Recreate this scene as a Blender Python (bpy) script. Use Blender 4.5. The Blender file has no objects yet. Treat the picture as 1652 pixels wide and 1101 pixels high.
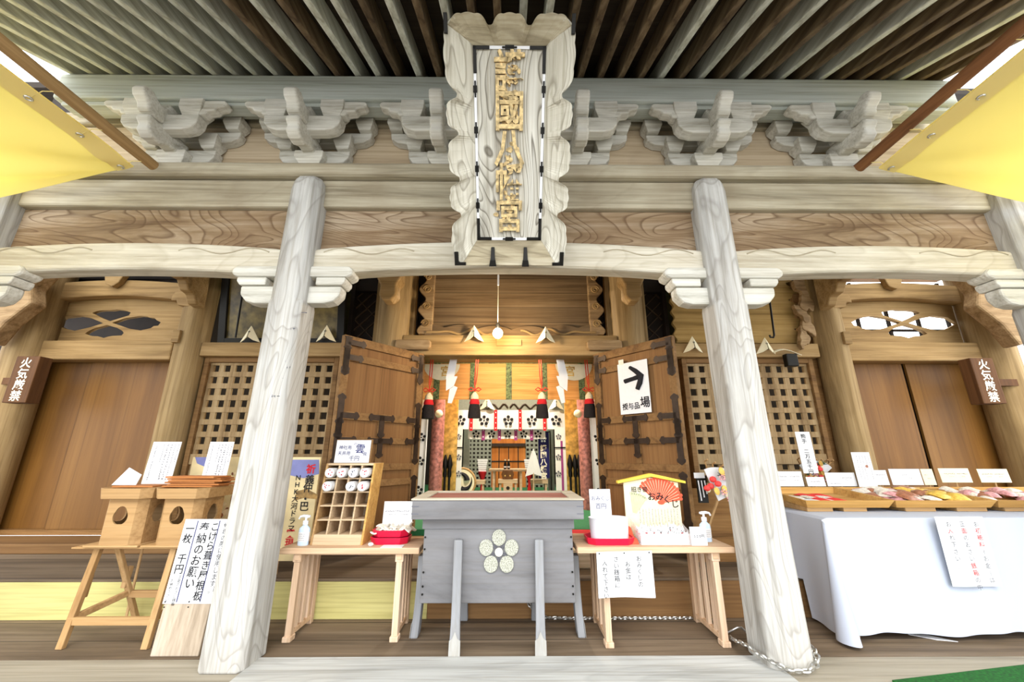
import bpy, math, random
from mathutils import Matrix, Vector
random.seed(7)
SC = bpy.context.scene
COL = SC.collection
PI = math.pi
R = math.radians

# ------------------------------------------------------------------ camera, world, exposure
F_PX, CX, CY = 640.0, 826.0, 550.5
PITCH, HC, YAW = R(15.67), 1.3, R(0.46)
cam_d = bpy.data.cameras.new('camera')
cam_d.sensor_width = 36.0
cam_d.lens = F_PX / 1652 * 36.0
cam_d.clip_start = 0.05
cam = bpy.data.objects.new('camera', cam_d)
COL.objects.link(cam)
cam.location = (0, 0, HC)
cam.rotation_euler = (R(90) + PITCH, 0, -YAW)
SC.camera = cam

world = bpy.data.worlds.new('overcast_sky')
SC.world = world
world.use_nodes = True
bg = world.node_tree.nodes['Background']
bg.inputs[0].default_value = (0.93, 0.96, 1.0, 1)
bg.inputs[1].default_value = 2.6
SC.view_settings.view_transform = 'Standard'
SC.view_settings.look = 'None'
SC.view_settings.exposure = 0.75
SC.view_settings.gamma = 1
SC.view_settings.use_curve_mapping = False
SC.cycles.max_bounces = 10
SC.cycles.diffuse_bounces = 6
SC.cycles.sample_clamp_indirect = 6
SC.cycles.use_denoising = True

sun_d = bpy.data.lights.new('sun', 'SUN')
sun_d.energy = 1.0
sun_d.angle = R(25)
sun_d.color = (1, 0.97, 0.92)
sun = bpy.data.objects.new('sun', sun_d)
COL.objects.link(sun)
sun.rotation_euler = (R(38), 0, R(6))

# ------------------------------------------------------------------ pixel -> place
def ray(u, v):
    a = (u - CX) / F_PX
    b = (CY - v) / F_PX
    y = math.cos(PITCH) - b * math.sin(PITCH)
    z = math.sin(PITCH) + b * math.cos(PITCH)
    c, s = math.cos(YAW), math.sin(YAW)
    return (c * a + s * y, -s * a + c * y, z)
def at(u, v, Y):
    r = ray(u, v); t = Y / r[1]
    return Vector((r[0] * t, Y, HC + r[2] * t))
def atz(u, v, Z):
    r = ray(u, v); t = (Z - HC) / r[2]
    return Vector((r[0] * t, r[1] * t, Z))

# ------------------------------------------------------------------ materials
def lin(c):
    def f(x):
        x /= 255.0
        return x / 12.92 if x <= 0.04045 else ((x + 0.055) / 1.055) ** 2.4
    return (f(c[0]), f(c[1]), f(c[2]), 1)

def newmat(name):
    m = bpy.data.materials.new(name)
    m.use_nodes = True
    nt = m.node_tree
    return m, nt, nt.nodes['Principled BSDF']

def plain(name, c, rough=0.6, metal=0.0, spec=0.4, noise=0.06, nscale=30, trans=0, emit=None):
    m, nt, p = newmat(name)
    p.inputs['Roughness'].default_value = rough
    p.inputs['Metallic'].default_value = metal
    p.inputs['Specular IOR Level'].default_value = spec
    if trans:
        p.inputs['Transmission Weight'].default_value = trans
    col = lin(c)
    if noise:
        tc = nt.nodes.new('ShaderNodeTexCoord')
        n = nt.nodes.new('ShaderNodeTexNoise')
        n.inputs['Scale'].default_value = nscale
        n.inputs['Detail'].default_value = 4
        rp = nt.nodes.new('ShaderNodeValToRGB')
        rp.color_ramp.elements[0].position = 0.3
        rp.color_ramp.elements[1].position = 0.7
        rp.color_ramp.elements[0].color = tuple(max(0, x * (1 - 2 * noise)) for x in col[:3]) + (1,)
        rp.color_ramp.elements[1].color = tuple(min(1, x * (1 + noise)) for x in col[:3]) + (1,)
        nt.links.new(tc.outputs['Object'], n.inputs['Vector'])
        nt.links.new(n.outputs['Fac'], rp.inputs['Fac'])
        nt.links.new(rp.outputs['Color'], p.inputs['Base Color'])
    else:
        p.inputs['Base Color'].default_value = col
    if emit:
        p.inputs['Emission Color'].default_value = lin(c)
        p.inputs['Emission Strength'].default_value = emit
    return m

def wood(name, dark, mid, light, axis='X', scale=9.0, stretch=0.07, figure=0.0, fig_scale=1.2, fig_n=14, rough=0.75,
         stain=0.0, stain_col=(60, 45, 30), bump=0.25, plank=0.0, plank_axis='Z', vary=0.0, streak=0.78, seam=0.35):
    m, nt, p = newmat(name)
    L = nt.links.new
    p.inputs['Roughness'].default_value = rough
    p.inputs['Specular IOR Level'].default_value = 0.25
    tc = nt.nodes.new('ShaderNodeTexCoord')
    mp = nt.nodes.new('ShaderNodeMapping')
    s = [1.0, 1.0, 1.0]
    s['XYZ'.index(axis)] = stretch
    mp.inputs['Scale'].default_value = s
    L(tc.outputs['Object'], mp.inputs['Vector'])
    n = nt.nodes.new('ShaderNodeTexNoise')
    n.inputs['Scale'].default_value = scale
    n.inputs['Detail'].default_value = 8
    n.inputs['Roughness'].default_value = 0.65
    n.inputs['Distortion'].default_value = 0.6
    L(mp.outputs['Vector'], n.inputs['Vector'])
    rp = nt.nodes.new('ShaderNodeValToRGB')
    e = rp.color_ramp.elements
    e[0].position = 0.28; e[0].color = lin(dark)
    e[1].position = 0.72; e[1].color = lin(light)
    k = e.new(0.48); k.color = lin(mid)
    L(n.outputs['Fac'], rp.inputs['Fac'])
    out = rp.outputs['Color']
    hgt = n.outputs['Fac']
    mpf = nt.nodes.new('ShaderNodeMapping')
    sf = [1.0, 1.0, 1.0]
    sf['XYZ'.index(axis)] = 0.025
    mpf.inputs['Scale'].default_value = sf
    L(tc.outputs['Object'], mpf.inputs['Vector'])
    nf = nt.nodes.new('ShaderNodeTexNoise')
    nf.inputs['Scale'].default_value = 55
    nf.inputs['Detail'].default_value = 5
    L(mpf.outputs['Vector'], nf.inputs['Vector'])
    rf = nt.nodes.new('ShaderNodeValToRGB')
    rf.color_ramp.elements[0].position = 0.30; rf.color_ramp.elements[0].color = (streak, streak * .97, streak * .92, 1)
    rf.color_ramp.elements[1].position = 0.55; rf.color_ramp.elements[1].color = (1, 1, 1, 1)
    L(nf.outputs['Fac'], rf.inputs['Fac'])
    def mix(fac, a, bcol, mode='MULTIPLY'):
        mx = nt.nodes.new('ShaderNodeMix')
        mx.data_type = 'RGBA'; mx.blend_type = mode
        if isinstance(fac, float):
            mx.inputs['Factor'].default_value = fac
        else:
            L(fac, mx.inputs['Factor'])
        L(a, mx.inputs[6])
        if isinstance(bcol, tuple):
            mx.inputs[7].default_value = bcol
        else:
            L(bcol, mx.inputs[7])
        return mx.outputs[2]
    out = mix(1.0, out, rf.outputs['Color'], 'MULTIPLY')
    if figure > 0:
        mp2 = nt.nodes.new('ShaderNodeMapping')
        s2 = [1.0, 1.0, 1.0]
        s2['XYZ'.index(axis)] = 0.3
        mp2.inputs['Scale'].default_value = s2
        L(tc.outputs['Object'], mp2.inputs['Vector'])
        n2 = nt.nodes.new('ShaderNodeTexNoise')
        n2.inputs['Scale'].default_value = fig_scale
        n2.inputs['Detail'].default_value = 1.5
        n2.inputs['Distortion'].default_value = 0.8
        L(mp2.outputs['Vector'], n2.inputs['Vector'])
        mm = nt.nodes.new('ShaderNodeMath'); mm.operation = 'MULTIPLY'; mm.inputs[1].default_value = fig_n
        L(n2.outputs['Fac'], mm.inputs[0])
        fr = nt.nodes.new('ShaderNodeMath'); fr.operation = 'FRACT'
        L(mm.outputs[0], fr.inputs[0])
        r2 = nt.nodes.new('ShaderNodeValToRGB')
        q = r2.color_ramp.elements
        q[0].position = 0.0; q[0].color = (0, 0, 0, 1)
        q[1].position = 1.0; q[1].color = (0.1, 0.1, 0.1, 1)
        w = q.new(0.72); w.color = (0.25, 0.25, 0.25, 1)
        w = q.new(0.9); w.color = (1, 1, 1, 1)
        L(fr.outputs[0], r2.inputs['Fac'])
        f3 = nt.nodes.new('ShaderNodeMath'); f3.operation = 'MULTIPLY'; f3.inputs[1].default_value = figure
        L(r2.outputs['Color'], f3.inputs[0])
        out = mix(f3.outputs[0], out, lin(dark), 'MIX')
    if stain > 0:
        n4 = nt.nodes.new('ShaderNodeTexNoise')
        n4.inputs['Scale'].default_value = 2.2
        n4.inputs['Detail'].default_value = 5
        L(tc.outputs['Object'], n4.inputs['Vector'])
        r4 = nt.nodes.new('ShaderNodeValToRGB')
        r4.color_ramp.elements[0].position = 0.42; r4.color_ramp.elements[0].color = (0, 0, 0, 1)
        r4.color_ramp.elements[1].position = 0.75; r4.color_ramp.elements[1].color = (1, 1, 1, 1)
        L(n4.outputs['Fac'], r4.inputs['Fac'])
        f4 = nt.nodes.new('ShaderNodeMath'); f4.operation = 'MULTIPLY'; f4.inputs[1].default_value = stain
        L(r4.outputs['Color'], f4.inputs[0])
        out = mix(f4.outputs[0], out, lin(stain_col), 'MIX')
    if plank > 0:
        sp = nt.nodes.new('ShaderNodeSeparateXYZ')
        L(tc.outputs['Object'], sp.inputs[0])
        d = nt.nodes.new('ShaderNodeMath'); d.operation = 'DIVIDE'; d.inputs[1].default_value = plank
        L(sp.outputs['XYZ'.index(plank_axis)], d.inputs[0])
        fl = nt.nodes.new('ShaderNodeMath'); fl.operation = 'FLOOR'
        L(d.outputs[0], fl.inputs[0])
        wn = nt.nodes.new('ShaderNodeTexWhiteNoise'); wn.noise_dimensions = '1D'
        L(fl.outputs[0], wn.inputs['W'])
        rr = nt.nodes.new('ShaderNodeMapRange')
        rr.inputs['To Min'].default_value = 0.78 if seam < .5 else 0.9; rr.inputs['To Max'].default_value = 1.1 if seam < .5 else 1.04
        L(wn.outputs['Value'], rr.inputs['Value'])
        fr = nt.nodes.new('ShaderNodeMath'); fr.operation = 'FRACT'
        L(d.outputs[0], fr.inputs[0])
        lt = nt.nodes.new('ShaderNodeMath'); lt.operation = 'GREATER_THAN'; lt.inputs[1].default_value = 0.035
        L(fr.outputs[0], lt.inputs[0])
        l2 = nt.nodes.new('ShaderNodeMapRange'); l2.inputs['To Min'].default_value = seam
        L(lt.outputs[0], l2.inputs['Value'])
        ml = nt.nodes.new('ShaderNodeMath'); ml.operation = 'MULTIPLY'
        L(rr.outputs[0], ml.inputs[0]); L(l2.outputs[0], ml.inputs[1])
        cb = nt.nodes.new('ShaderNodeCombineColor')
        for i in range(3):
            L(ml.outputs[0], cb.inputs[i])
        out = mix(1.0, out, cb.outputs[0], 'MULTIPLY')
    if vary > 0:
        oi = nt.nodes.new('ShaderNodeObjectInfo')
        mr = nt.nodes.new('ShaderNodeMapRange')
        mr.inputs['To Min'].default_value = 1 - vary; mr.inputs['To Max'].default_value = 1 + vary * 0.5
        L(oi.outputs['Random'], mr.inputs['Value'])
        cb = nt.nodes.new('ShaderNodeCombineColor')
        for i in range(3):
            L(mr.outputs[0], cb.inputs[i])
        out = mix(1.0, out, cb.outputs[0], 'MULTIPLY')
    L(out, p.inputs['Base Color'])
    if bump > 0:
        b = nt.nodes.new('ShaderNodeBump')
        b.inputs['Strength'].default_value = bump
        b.inputs['Distance'].default_value = 0.01
        L(hgt, b.inputs['Height'])
        L(b.outputs['Normal'], p.inputs['Normal'])
    return m

def cloth_mat(name, c, translucent=0.3, rough=0.9):
    m, nt, p = newmat(name)
    p.inputs['Base Color'].default_value = lin(c)
    p.inputs['Roughness'].default_value = rough
    p.inputs['Specular IOR Level'].default_value = 0.1
    tr = nt.nodes.new('ShaderNodeBsdfTranslucent')
    tr.inputs['Color'].default_value = lin(c)
    mx = nt.nodes.new('ShaderNodeMixShader')
    mx.inputs[0].default_value = translucent
    nt.links.new(p.outputs[0], mx.inputs[1])
    nt.links.new(tr.outputs[0], mx.inputs[2])
    nt.links.new(mx.outputs[0], nt.nodes['Material Output'].inputs[0])
    return m

def clear_mat(name, c, alpha=0.25, rough=0.1):
    m, nt, p = newmat(name)
    p.inputs['Base Color'].default_value = lin(c)
    p.inputs['Roughness'].default_value = rough
    p.inputs['Alpha'].default_value = alpha
    return m

M = {}
M['pillar'] = wood('weathered_pillar_wood', (116, 111, 102), (176, 174, 168), (206, 205, 200), 'Z', 7, 0.06, 0.45, 2.2, 16, stain=0.22, stain_col=(140, 126, 104))
M['beam'] = wood('pale_beam_wood', (150, 140, 118), (200, 193, 174), (220, 216, 203), 'X', 6, 0.08, 0.3, 1.5, 14, stain=0.2, stain_col=(150, 128, 92))
M['tie'] = wood('grey_tie_beam_wood', (112, 102, 82), (166, 157, 134), (194, 185, 162), 'X', 8, 0.05, 0.15, 1.3, 9, stain=0.35, stain_col=(112, 92, 66))
M['figured'] = wood('swirl_grained_board', (84, 62, 40), (142, 120, 92), (186, 170, 146), 'X', 5, 0.12, 0.8, 2.0, 26, stain=0.3, stain_col=(110, 80, 52))
M['purlin'] = wood('grey_green_purlin_wood', (136, 140, 128), (172, 176, 166), (192, 196, 188), 'X', 6, 0.04, 0.0)
M['bracket'] = wood('whitened_bracket_wood', (150, 145, 130), (198, 195, 183), (218, 216, 207), 'X', 9, 0.12, 0.0, stain=0.25, stain_col=(134, 116, 84), vary=0.05)
M['backboard'] = wood('tan_board_wood', (142, 122, 96), (186, 167, 138), (204, 187, 160), 'X', 6, 0.05, 0.15, 1.0, 8)
M['rafter_light'] = wood('pale_rafter_wood', (156, 154, 138), (200, 202, 188), (218, 219, 209), 'Y', 10, 0.05, vary=0.2)
M['rafter_brown'] = wood('brown_rafter_wood', (66, 50, 34), (108, 90, 66), (136, 118, 92), 'Y', 10, 0.05, vary=0.3)
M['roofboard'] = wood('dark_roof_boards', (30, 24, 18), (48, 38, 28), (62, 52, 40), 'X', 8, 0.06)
M['wall'] = wood('brown_wall_wood', (96, 66, 34), (142, 104, 60), (168, 128, 80), 'X', 6, 0.05)
M['slide'] = wood('brown_sliding_door_wood', (96, 62, 22), (122, 83, 35), (144, 103, 50), 'Z', 2.0, 0.06, bump=0.03, plank=0.42, plank_axis='X', rough=0.45, seam=0.8, streak=0.9)
M['lintel'] = wood('honey_lintel_wood', (112, 84, 48), (158, 128, 82), (182, 152, 106), 'X', 7, 0.05, 0.15, 1.2, 8, stain=0.15)
M['column'] = wood('round_column_wood', (104, 80, 46), (150, 124, 82), (176, 150, 108), 'Z', 6, 0.07, 0.25, 1.5, 8, stain=0.2, stain_col=(110, 84, 50))
M['transom'] = wood('transom_board_wood', (72, 54, 34), (118, 96, 68), (146, 124, 94), 'X', 9, 0.03, 0.0, stain=0.3, stain_col=(84, 62, 40), plank=0.21, plank_axis='Z')
M['scroll'] = wood('carved_scroll_wood', (96, 74, 48), (146, 118, 82), (176, 150, 112), 'X', 10, 0.2)
M['door'] = wood('door_frame_wood', (92, 64, 36), (124, 92, 54), (144, 110, 70), 'X', 8, 0.08)
M['doorpanel'] = wood('door_panel_wood', (106, 72, 40), (126, 90, 52), (140, 104, 64), 'Z', 4, 0.05, plank=0.16, plank_axis='X', bump=0.05, seam=0.88)
M['iron'] = plain('dark_iron', (54, 38, 24), 0.5, 0.3, noise=0.2, nscale=18)
M['blackmetal'] = plain('black_metal', (26, 24, 20), 0.45, 0.6)
M['lattice'] = wood('lattice_wood', (112, 88, 58), (152, 126, 88), (172, 148, 110), 'Z', 9, 0.1)
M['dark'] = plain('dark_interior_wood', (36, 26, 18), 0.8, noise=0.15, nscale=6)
M['darkslat'] = plain('dark_lattice_slat', (84, 66, 48), 0.8, noise=0.15, nscale=12)
M['deck'] = wood('worn_deck_boards', (86, 72, 56), (122, 104, 84), (146, 128, 106), 'X', 7, 0.05, plank=0.31, plank_axis='Y', stain=0.3, stain_col=(92, 78, 62))
M['sillgrey'] = wood('bleached_sill_wood', (136, 136, 132), (170, 170, 166), (190, 191, 188), 'X', 4, 0.08, 0.3, 2.0, 10)
M['silltan'] = wood('tan_sill_wood', (112, 104, 90), (146, 138, 122), (164, 156, 140), 'X', 6, 0.06)
M['yellowlitboard'] = wood('yellow_lit_riser_wood', (184, 174, 106), (200, 191, 124), (210, 202, 138), 'X', 4, 0.05, bump=0.02)  # riser wood with the yellow daylight on it put into the colour
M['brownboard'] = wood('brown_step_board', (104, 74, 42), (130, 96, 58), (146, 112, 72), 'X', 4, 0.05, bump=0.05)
M['step'] = wood('pale_step_wood', (158, 130, 96), (198, 172, 138), (216, 194, 164), 'X', 5, 0.05)
M['table'] = wood('light_table_wood', (164, 128, 94), (202, 168, 134), (220, 190, 160), 'X', 7, 0.06)
M['tableleg'] = wood('light_table_leg_wood', (164, 132, 100), (204, 174, 144), (222, 196, 170), 'Z', 7, 0.06)
M['box'] = wood('blue_grey_box_wood', (92, 91, 92), (118, 117, 118), (138, 137, 138), 'X', 3, 0.25, 0.10, 1.4, 5, stain=0.3, stain_col=(98, 92, 88), streak=0.93, bump=0.06)
M['boxleg'] = wood('grey_box_leg_wood', (104, 105, 107), (132, 133, 135), (150, 151, 153), 'Z', 5, 0.08, streak=0.9)
M['shoe'] = wood('worn_leg_foot_wood', (124, 122, 118), (152, 150, 144), (168, 166, 160), 'Z', 5, 0.08, streak=0.9)
M['boxrim'] = wood('pale_box_rim_wood', (140, 130, 112), (182, 172, 152), (204, 196, 178), 'X', 6, 0.08)
M['boxslat'] = wood('red_brown_slat_wood', (96, 56, 44), (132, 82, 66), (152, 102, 84), 'X', 6, 0.08)
M['stone'] = plain('speckled_stone', (176, 176, 160), 0.9, noise=0.35, nscale=140)
M['whitewood'] = plain('cream_disc', (224, 220, 204), 0.6)
M['paper'] = plain('white_paper', (222, 222, 222), 0.9, noise=0.015)
M['cream'] = plain('cream_paper', (232, 222, 188), 0.9, noise=0.03)
M['ink'] = plain('black_ink', (22, 20, 24), 0.8, noise=0)
M['greyink'] = plain('grey_ink', (96, 96, 104), 0.8, noise=0)
M['blueink'] = plain('dark_blue_ink', (26, 30, 92), 0.8, noise=0)
M['redink'] = plain('red_ink', (196, 30, 40), 0.8, noise=0)
M['white'] = plain('white_plastic', (232, 234, 238), 0.35, noise=0)
M['red'] = plain('red_tray_plastic', (206, 18, 58), 0.35, noise=0.02)
M['redcloth'] = plain('red_cloth', (200, 30, 34), 0.9)
M['redcord'] = plain('red_cord', (214, 60, 40), 0.8)
M['blackthread'] = plain('black_thread', (34, 26, 24), 0.9, noise=0.3, nscale=90)
M['creamthread'] = plain('cream_thread', (232, 214, 176), 0.9, noise=0.15, nscale=90)
M['gold'] = plain('gilded_surface', (214, 170, 84), 0.35, 0.6, noise=0.25, nscale=14)
M['goldpaint'] = plain('flaking_gilt', (206, 180, 128), 0.7, 0.1, noise=0.3, nscale=40)
M['brocade'] = plain('pink_brocade', (176, 112, 100), 0.5, 0.1, noise=0.3, nscale=22)
M['carpet'] = plain('green_carpet', (30, 92, 52), 0.95, noise=0.1)
M['turf'] = plain('green_artificial_turf', (8, 84, 14), 0.95, noise=0.3, nscale=60)
M['tarp'] = cloth_mat('yellow_tarpaulin', (249, 237, 166), 0.62)
M['tarpedge'] = cloth_mat('tarpaulin_hem', (244, 230, 160), 0.4)
M['pole'] = wood('wooden_pole', (120, 92, 56), (158, 126, 82), (180, 150, 104), 'Y', 8, 0.05)
M['poledark'] = wood('brown_wooden_pole', (86, 54, 30), (122, 80, 46), (146, 102, 64), 'Y', 8, 0.05)
M['clothw'] = cloth_mat('white_table_cloth', (184, 190, 203), 0.05)
M['curtain'] = cloth_mat('white_curtain', (236, 234, 228), 0.15)
M['navy'] = plain('navy_banner_cloth', (28, 26, 82), 0.9)
M['purple'] = plain('purple_stripe', (150, 60, 120), 0.9)
M['steel'] = plain('galvanised_steel', (196, 194, 188), 0.3, 0.85, noise=0.1, nscale=60)
M['tray'] = wood('honey_tray_wood', (150, 104, 48), (196, 150, 82), (216, 176, 108), 'X', 6, 0.06)
M['sanbo'] = wood('cypress_stand_wood', (140, 104, 62), (172, 136, 90), (188, 154, 108), 'X', 5, 0.05)
M['sanboleg'] = wood('cypress_leg_wood', (144, 108, 64), (178, 142, 96), (194, 160, 114), 'Z', 5, 0.05)
M['shingle'] = wood('red_brown_shingle', (124, 70, 30), (172, 108, 56), (194, 132, 76), 'X', 6, 0.05, vary=0.25)
M['plank'] = wood('grey_leaning_plank', (140, 124, 104), (176, 160, 140), (192, 178, 160), 'Z', 6, 0.06)
M['liquid'] = plain('clear_gel_bottle', (196, 216, 236), 0.15, noise=0)
M['plaque'] = wood('whitened_plaque_wood', (84, 76, 62), (194, 190, 176), (214, 211, 200), 'Z', 9, 0.06, 0.85, 2.6, 30, streak=0.85)
M['plaqueframe'] = wood('whitened_plaque_frame_wood', (112, 104, 86), (190, 185, 168), (212, 208, 194), 'Z', 8, 0.08, 0.6, 2.2, 22)
M['plaqueframeh'] = wood('tan_plaque_rail_wood', (106, 94, 72), (166, 155, 128), (192, 183, 160), 'X', 8, 0.08, 0.5, 2.0, 18)
M['fan'] = plain('orange_red_print', (226, 92, 62), 0.8, noise=0.08)
M['palegreen'] = plain('pale_olive_print', (196, 200, 160), 0.8)
M['yellowroof'] = plain('yellow_painted_wood', (238, 204, 72), 0.6)
M['clear'] = clear_mat('clear_plastic', (244, 240, 240), 0.3)
M['bulb'] = plain('lit_bulb', (255, 214, 150), 0.3, noise=0, emit=60)
M['signwood'] = wood('dark_sign_wood', (66, 42, 22), (92, 60, 32), (112, 76, 44), 'Z', 6, 0.06)
M['letterwhite'] = plain('white_painted_letters', (244, 236, 214), 0.7, noise=0)
M['orangeblind'] = wood('orange_bamboo_blind', (206, 132, 60), (230, 160, 84), (242, 182, 108), 'X', 60, 0.02, bump=0.1)
M['greenbrocade'] = plain('green_brocade_border', (118, 126, 72), 0.7, noise=0.42, nscale=38)
M['sanctuary'] = wood('orange_sanctuary_wood', (150, 82, 28), (186, 110, 46), (204, 130, 62), 'Z', 4, 0.08)
M['greyscreen'] = plain('grey_green_screen', (138, 140, 126), 0.8)
M['olive'] = plain('olive_painting', (112, 96, 50), 0.35, noise=0.35, nscale=9)
M['ochre'] = wood('ochre_board_wood', (120, 92, 44), (166, 134, 76), (188, 156, 98), 'X', 6, 0.04, stain=0.35, stain_col=(96, 70, 34))
M['poster'] = plain('cream_poster_print', (226, 206, 156), 0.5, noise=0.12, nscale=5)
M['posterblue'] = plain('blue_sky_print', (120, 124, 176), 0.5, noise=0.12, nscale=6)
M['postergold'] = plain('ochre_hill_print', (168, 132, 70), 0.5, noise=0.3, nscale=22)
M['ivory'] = plain('ivory_print', (236, 216, 176), 0.5, noise=0.12, nscale=30)
M['brownprint'] = plain('brown_print', (132, 76, 40), 0.5, noise=0.2, nscale=30)
M['ground'] = plain('grey_paving', (116, 112, 104), 0.9, noise=0.1, nscale=3)
M['pink'] = plain('pink_packet', (222, 160, 160), 0.4, noise=0.2, nscale=60)
M['yellowpack'] = plain('yellow_packet', (232, 190, 84), 0.4, noise=0.15, nscale=60)
M['whitepack'] = plain('white_packet', (232, 222, 206), 0.3, noise=0.15, nscale=60)
M['brownpack'] = plain('brown_packet', (168, 110, 80), 0.4, noise=0.2, nscale=60)
M['redtag'] = plain('red_charm', (226, 66, 60), 0.6)
M['greenleaf'] = plain('dark_green_leaf', (50, 74, 40), 0.6)

# ------------------------------------------------------------------ mesh builder
class MB:
    def __init__(self):
        self.v = []; self.f = []; self.X = None; self.calls = []
    def add(self, vs, fs):
        o = len(self.v)
        self.calls.append((o, len(self.f)))
        for p in vs:
            p = Vector(p)
            self.v.append(self.X @ p if self.X is not None else p)
        self.f += [tuple(i + o for i in f) for f in fs]
        return self
    def box(self, x0, x1, y0, y1, z0, z1):
        vs = [(x, y, z) for x in (x0, x1) for y in (y0, y1) for z in (z0, z1)]
        return self.add(vs, [(0, 1, 3, 2), (4, 6, 7, 5), (0, 4, 5, 1), (2, 3, 7, 6), (0, 2, 6, 4), (1, 5, 7, 3)])
    def hexa(self, b, t):           # two quads (lists of 4 points), bottom then top
        return self.add(list(b) + list(t), [(0, 3, 2, 1), (4, 5, 6, 7), (0, 1, 5, 4), (1, 2, 6, 5), (2, 3, 7, 6), (3, 0, 4, 7)])
    def prism(self, poly, d0, d1, plane='xz'):
        n = len(poly)
        def mk(a, b, d):
            return (a, d, b) if plane == 'xz' else ((d, a, b) if plane == 'yz' else (a, b, d))
        vs = [mk(a, b, d0) for a, b in poly] + [mk(a, b, d1) for a, b in poly]
        fs = [tuple(range(n)), tuple(range(2 * n - 1, n - 1, -1))]
        for i in range(n):
            j = (i + 1) % n
            fs.append((i, i + n, j + n, j))
        return self.add(vs, fs)
    def tube(self, path, r, n=8, closed=False):
        path = [Vector(p) for p in path]
        m = len(path); vs = []; fs = []
        up = Vector((0, 0, 1))
        prev = None
        for i, p in enumerate(path):
            if closed:
                t = path[(i + 1) % m] - path[i - 1]
            else:
                t = path[min(i + 1, m - 1)] - path[max(i - 1, 0)]
            t.normalize()
            if prev is None:
                a = t.cross(up)
                if a.length < 1e-3:
                    a = t.cross(Vector((1, 0, 0)))
            else:
                a = prev - t * prev.dot(t)
            a.normalize(); prev = a
            b = t.cross(a)
            rr = r[i] if isinstance(r, (list, tuple)) else r
            for k in range(n):
                q = 2 * PI * k / n
                vs.append(p + (a * math.cos(q) + b * math.sin(q)) * rr)
        for i in range(m if closed else m - 1):
            for k in range(n):
                k2 = (k + 1) % n; i2 = (i + 1) % m
                fs.append((i * n + k, i * n + k2, i2 * n + k2, i2 * n + k))
        if not closed:
            fs.append(tuple(range(n))[::-1]); fs.append(tuple((m - 1) * n + k for k in range(n)))
        return self.add(vs, fs)
    def lathe(self, prof, c=(0, 0, 0), n=20, sx=1, sy=1):
        vs = []; fs = []
        m = len(prof)
        for r, z in prof:
            for k in range(n):
                q = 2 * PI * k / n
                vs.append((c[0] + r * math.cos(q) * sx, c[1] + r * math.sin(q) * sy, c[2] + z))
        for i in range(m - 1):
            for k in range(n):
                k2 = (k + 1) % n
                fs.append((i * n + k, i * n + k2, (i + 1) * n + k2, (i + 1) * n + k))
        fs.append(tuple(range(n))[::-1]); fs.append(tuple((m - 1) * n + k for k in range(n)))
        return self.add(vs, fs)
    def ball(self, c, r, n=12, s=(1, 1, 1)):
        m = n // 2
        prof = [(max(1e-4, r * math.sin(PI * i / m)), -r * math.cos(PI * i / m)) for i in range(m + 1)]
        vs = []; fs = []
        for rr, z in prof:
            for k in range(n):
                q = 2 * PI * k / n
                vs.append((c[0] + rr * math.cos(q) * s[0], c[1] + rr * math.sin(q) * s[1], c[2] + z * s[2]))
        for i in range(m):
            for k in range(n):
                k2 = (k + 1) % n
                fs.append((i * n + k, i * n + k2, (i + 1) * n + k2, (i + 1) * n + k))
        return self.add(vs, fs)
    def sheet(self, fn, nu, nv, th=0.003, nrm=None):
        P = [[Vector(fn(i / nu, j / nv)) for j in range(nv + 1)] for i in range(nu + 1)]
        vs = []; 
        def nn(i, j):
            a = P[min(i + 1, nu)][j] - P[max(i - 1, 0)][j]
            b = P[i][min(j + 1, nv)] - P[i][max(j - 1, 0)]
            c = a.cross(b)
            return c.normalized() if c.length > 1e-9 else Vector((0, 0, 1))
        for i in range(nu + 1):
            for j in range(nv + 1):
                vs.append(P[i][j])
        off = len(vs)
        for i in range(nu + 1):
            for j in range(nv + 1):
                vs.append(P[i][j] - nn(i, j) * th)
        W = nv + 1; fs = []
        for i in range(nu):
            for j in range(nv):
                a = i * W + j
                fs.append((a, a + W, a + W + 1, a + 1))
                fs.append((off + a, off + a + 1, off + a + W + 1, off + a + W))
        for i in range(nu):
            a = i * W; fs.append((a, a + off, a + W + off, a + W))
            a = i * W + nv; fs.append((a, a + W, a + W + off, a + off))
        for j in range(nv):
            fs.append((j, j + 1, j + 1 + off, j + off))
            a = nu * W + j; fs.append((a, a + off, a + 1 + off, a + 1))
        return self.add(vs, fs)
    def disc(self, c, r, rt, up, n=16, th=0.002, ry=None):
        rt = Vector(rt).normalized(); up = Vector(up).normalized(); c = Vector(c); nm = rt.cross(up)
        ry = ry or r
        a = [c + rt * r * math.cos(2 * PI * k / n) + up * ry * math.sin(2 * PI * k / n) for k in range(n)]
        b = [p + nm * th for p in a]
        fs = [tuple(range(n))[::-1], tuple(range(n, 2 * n))] + [(k, (k + 1) % n, (k + 1) % n + n, k + n) for k in range(n)]
        return self.add(a + b, fs)
    def build(self, name, mat, parent=None, bevel=0.0, smooth=False, seg=2, origin=None):
        me = bpy.data.meshes.new(name)
        if parent is not None:
            o0 = WORLDLOC.get(parent.name, Vector((0, 0, 0)))
        elif origin is not None:
            o0 = Vector(origin)
        else:
            xs = [p.x for p in self.v]; ys = [p.y for p in self.v]; zs = [p.z for p in self.v]
            o0 = Vector(((min(xs) + max(xs)) / 2, (min(ys) + max(ys)) / 2, min(zs)))
        me.from_pydata([p - o0 for p in self.v], [], self.f)
        me.validate()
        me.materials.append(M[mat] if isinstance(mat, str) else mat)
        ob = bpy.data.objects.new(name, me)
        COL.objects.link(ob)
        if parent is not None:
            ob.parent = parent
        else:
            ob.location = o0
        WORLDLOC[ob.name] = o0
        import bmesh
        bm = bmesh.new(); bm.from_mesh(me)
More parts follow.
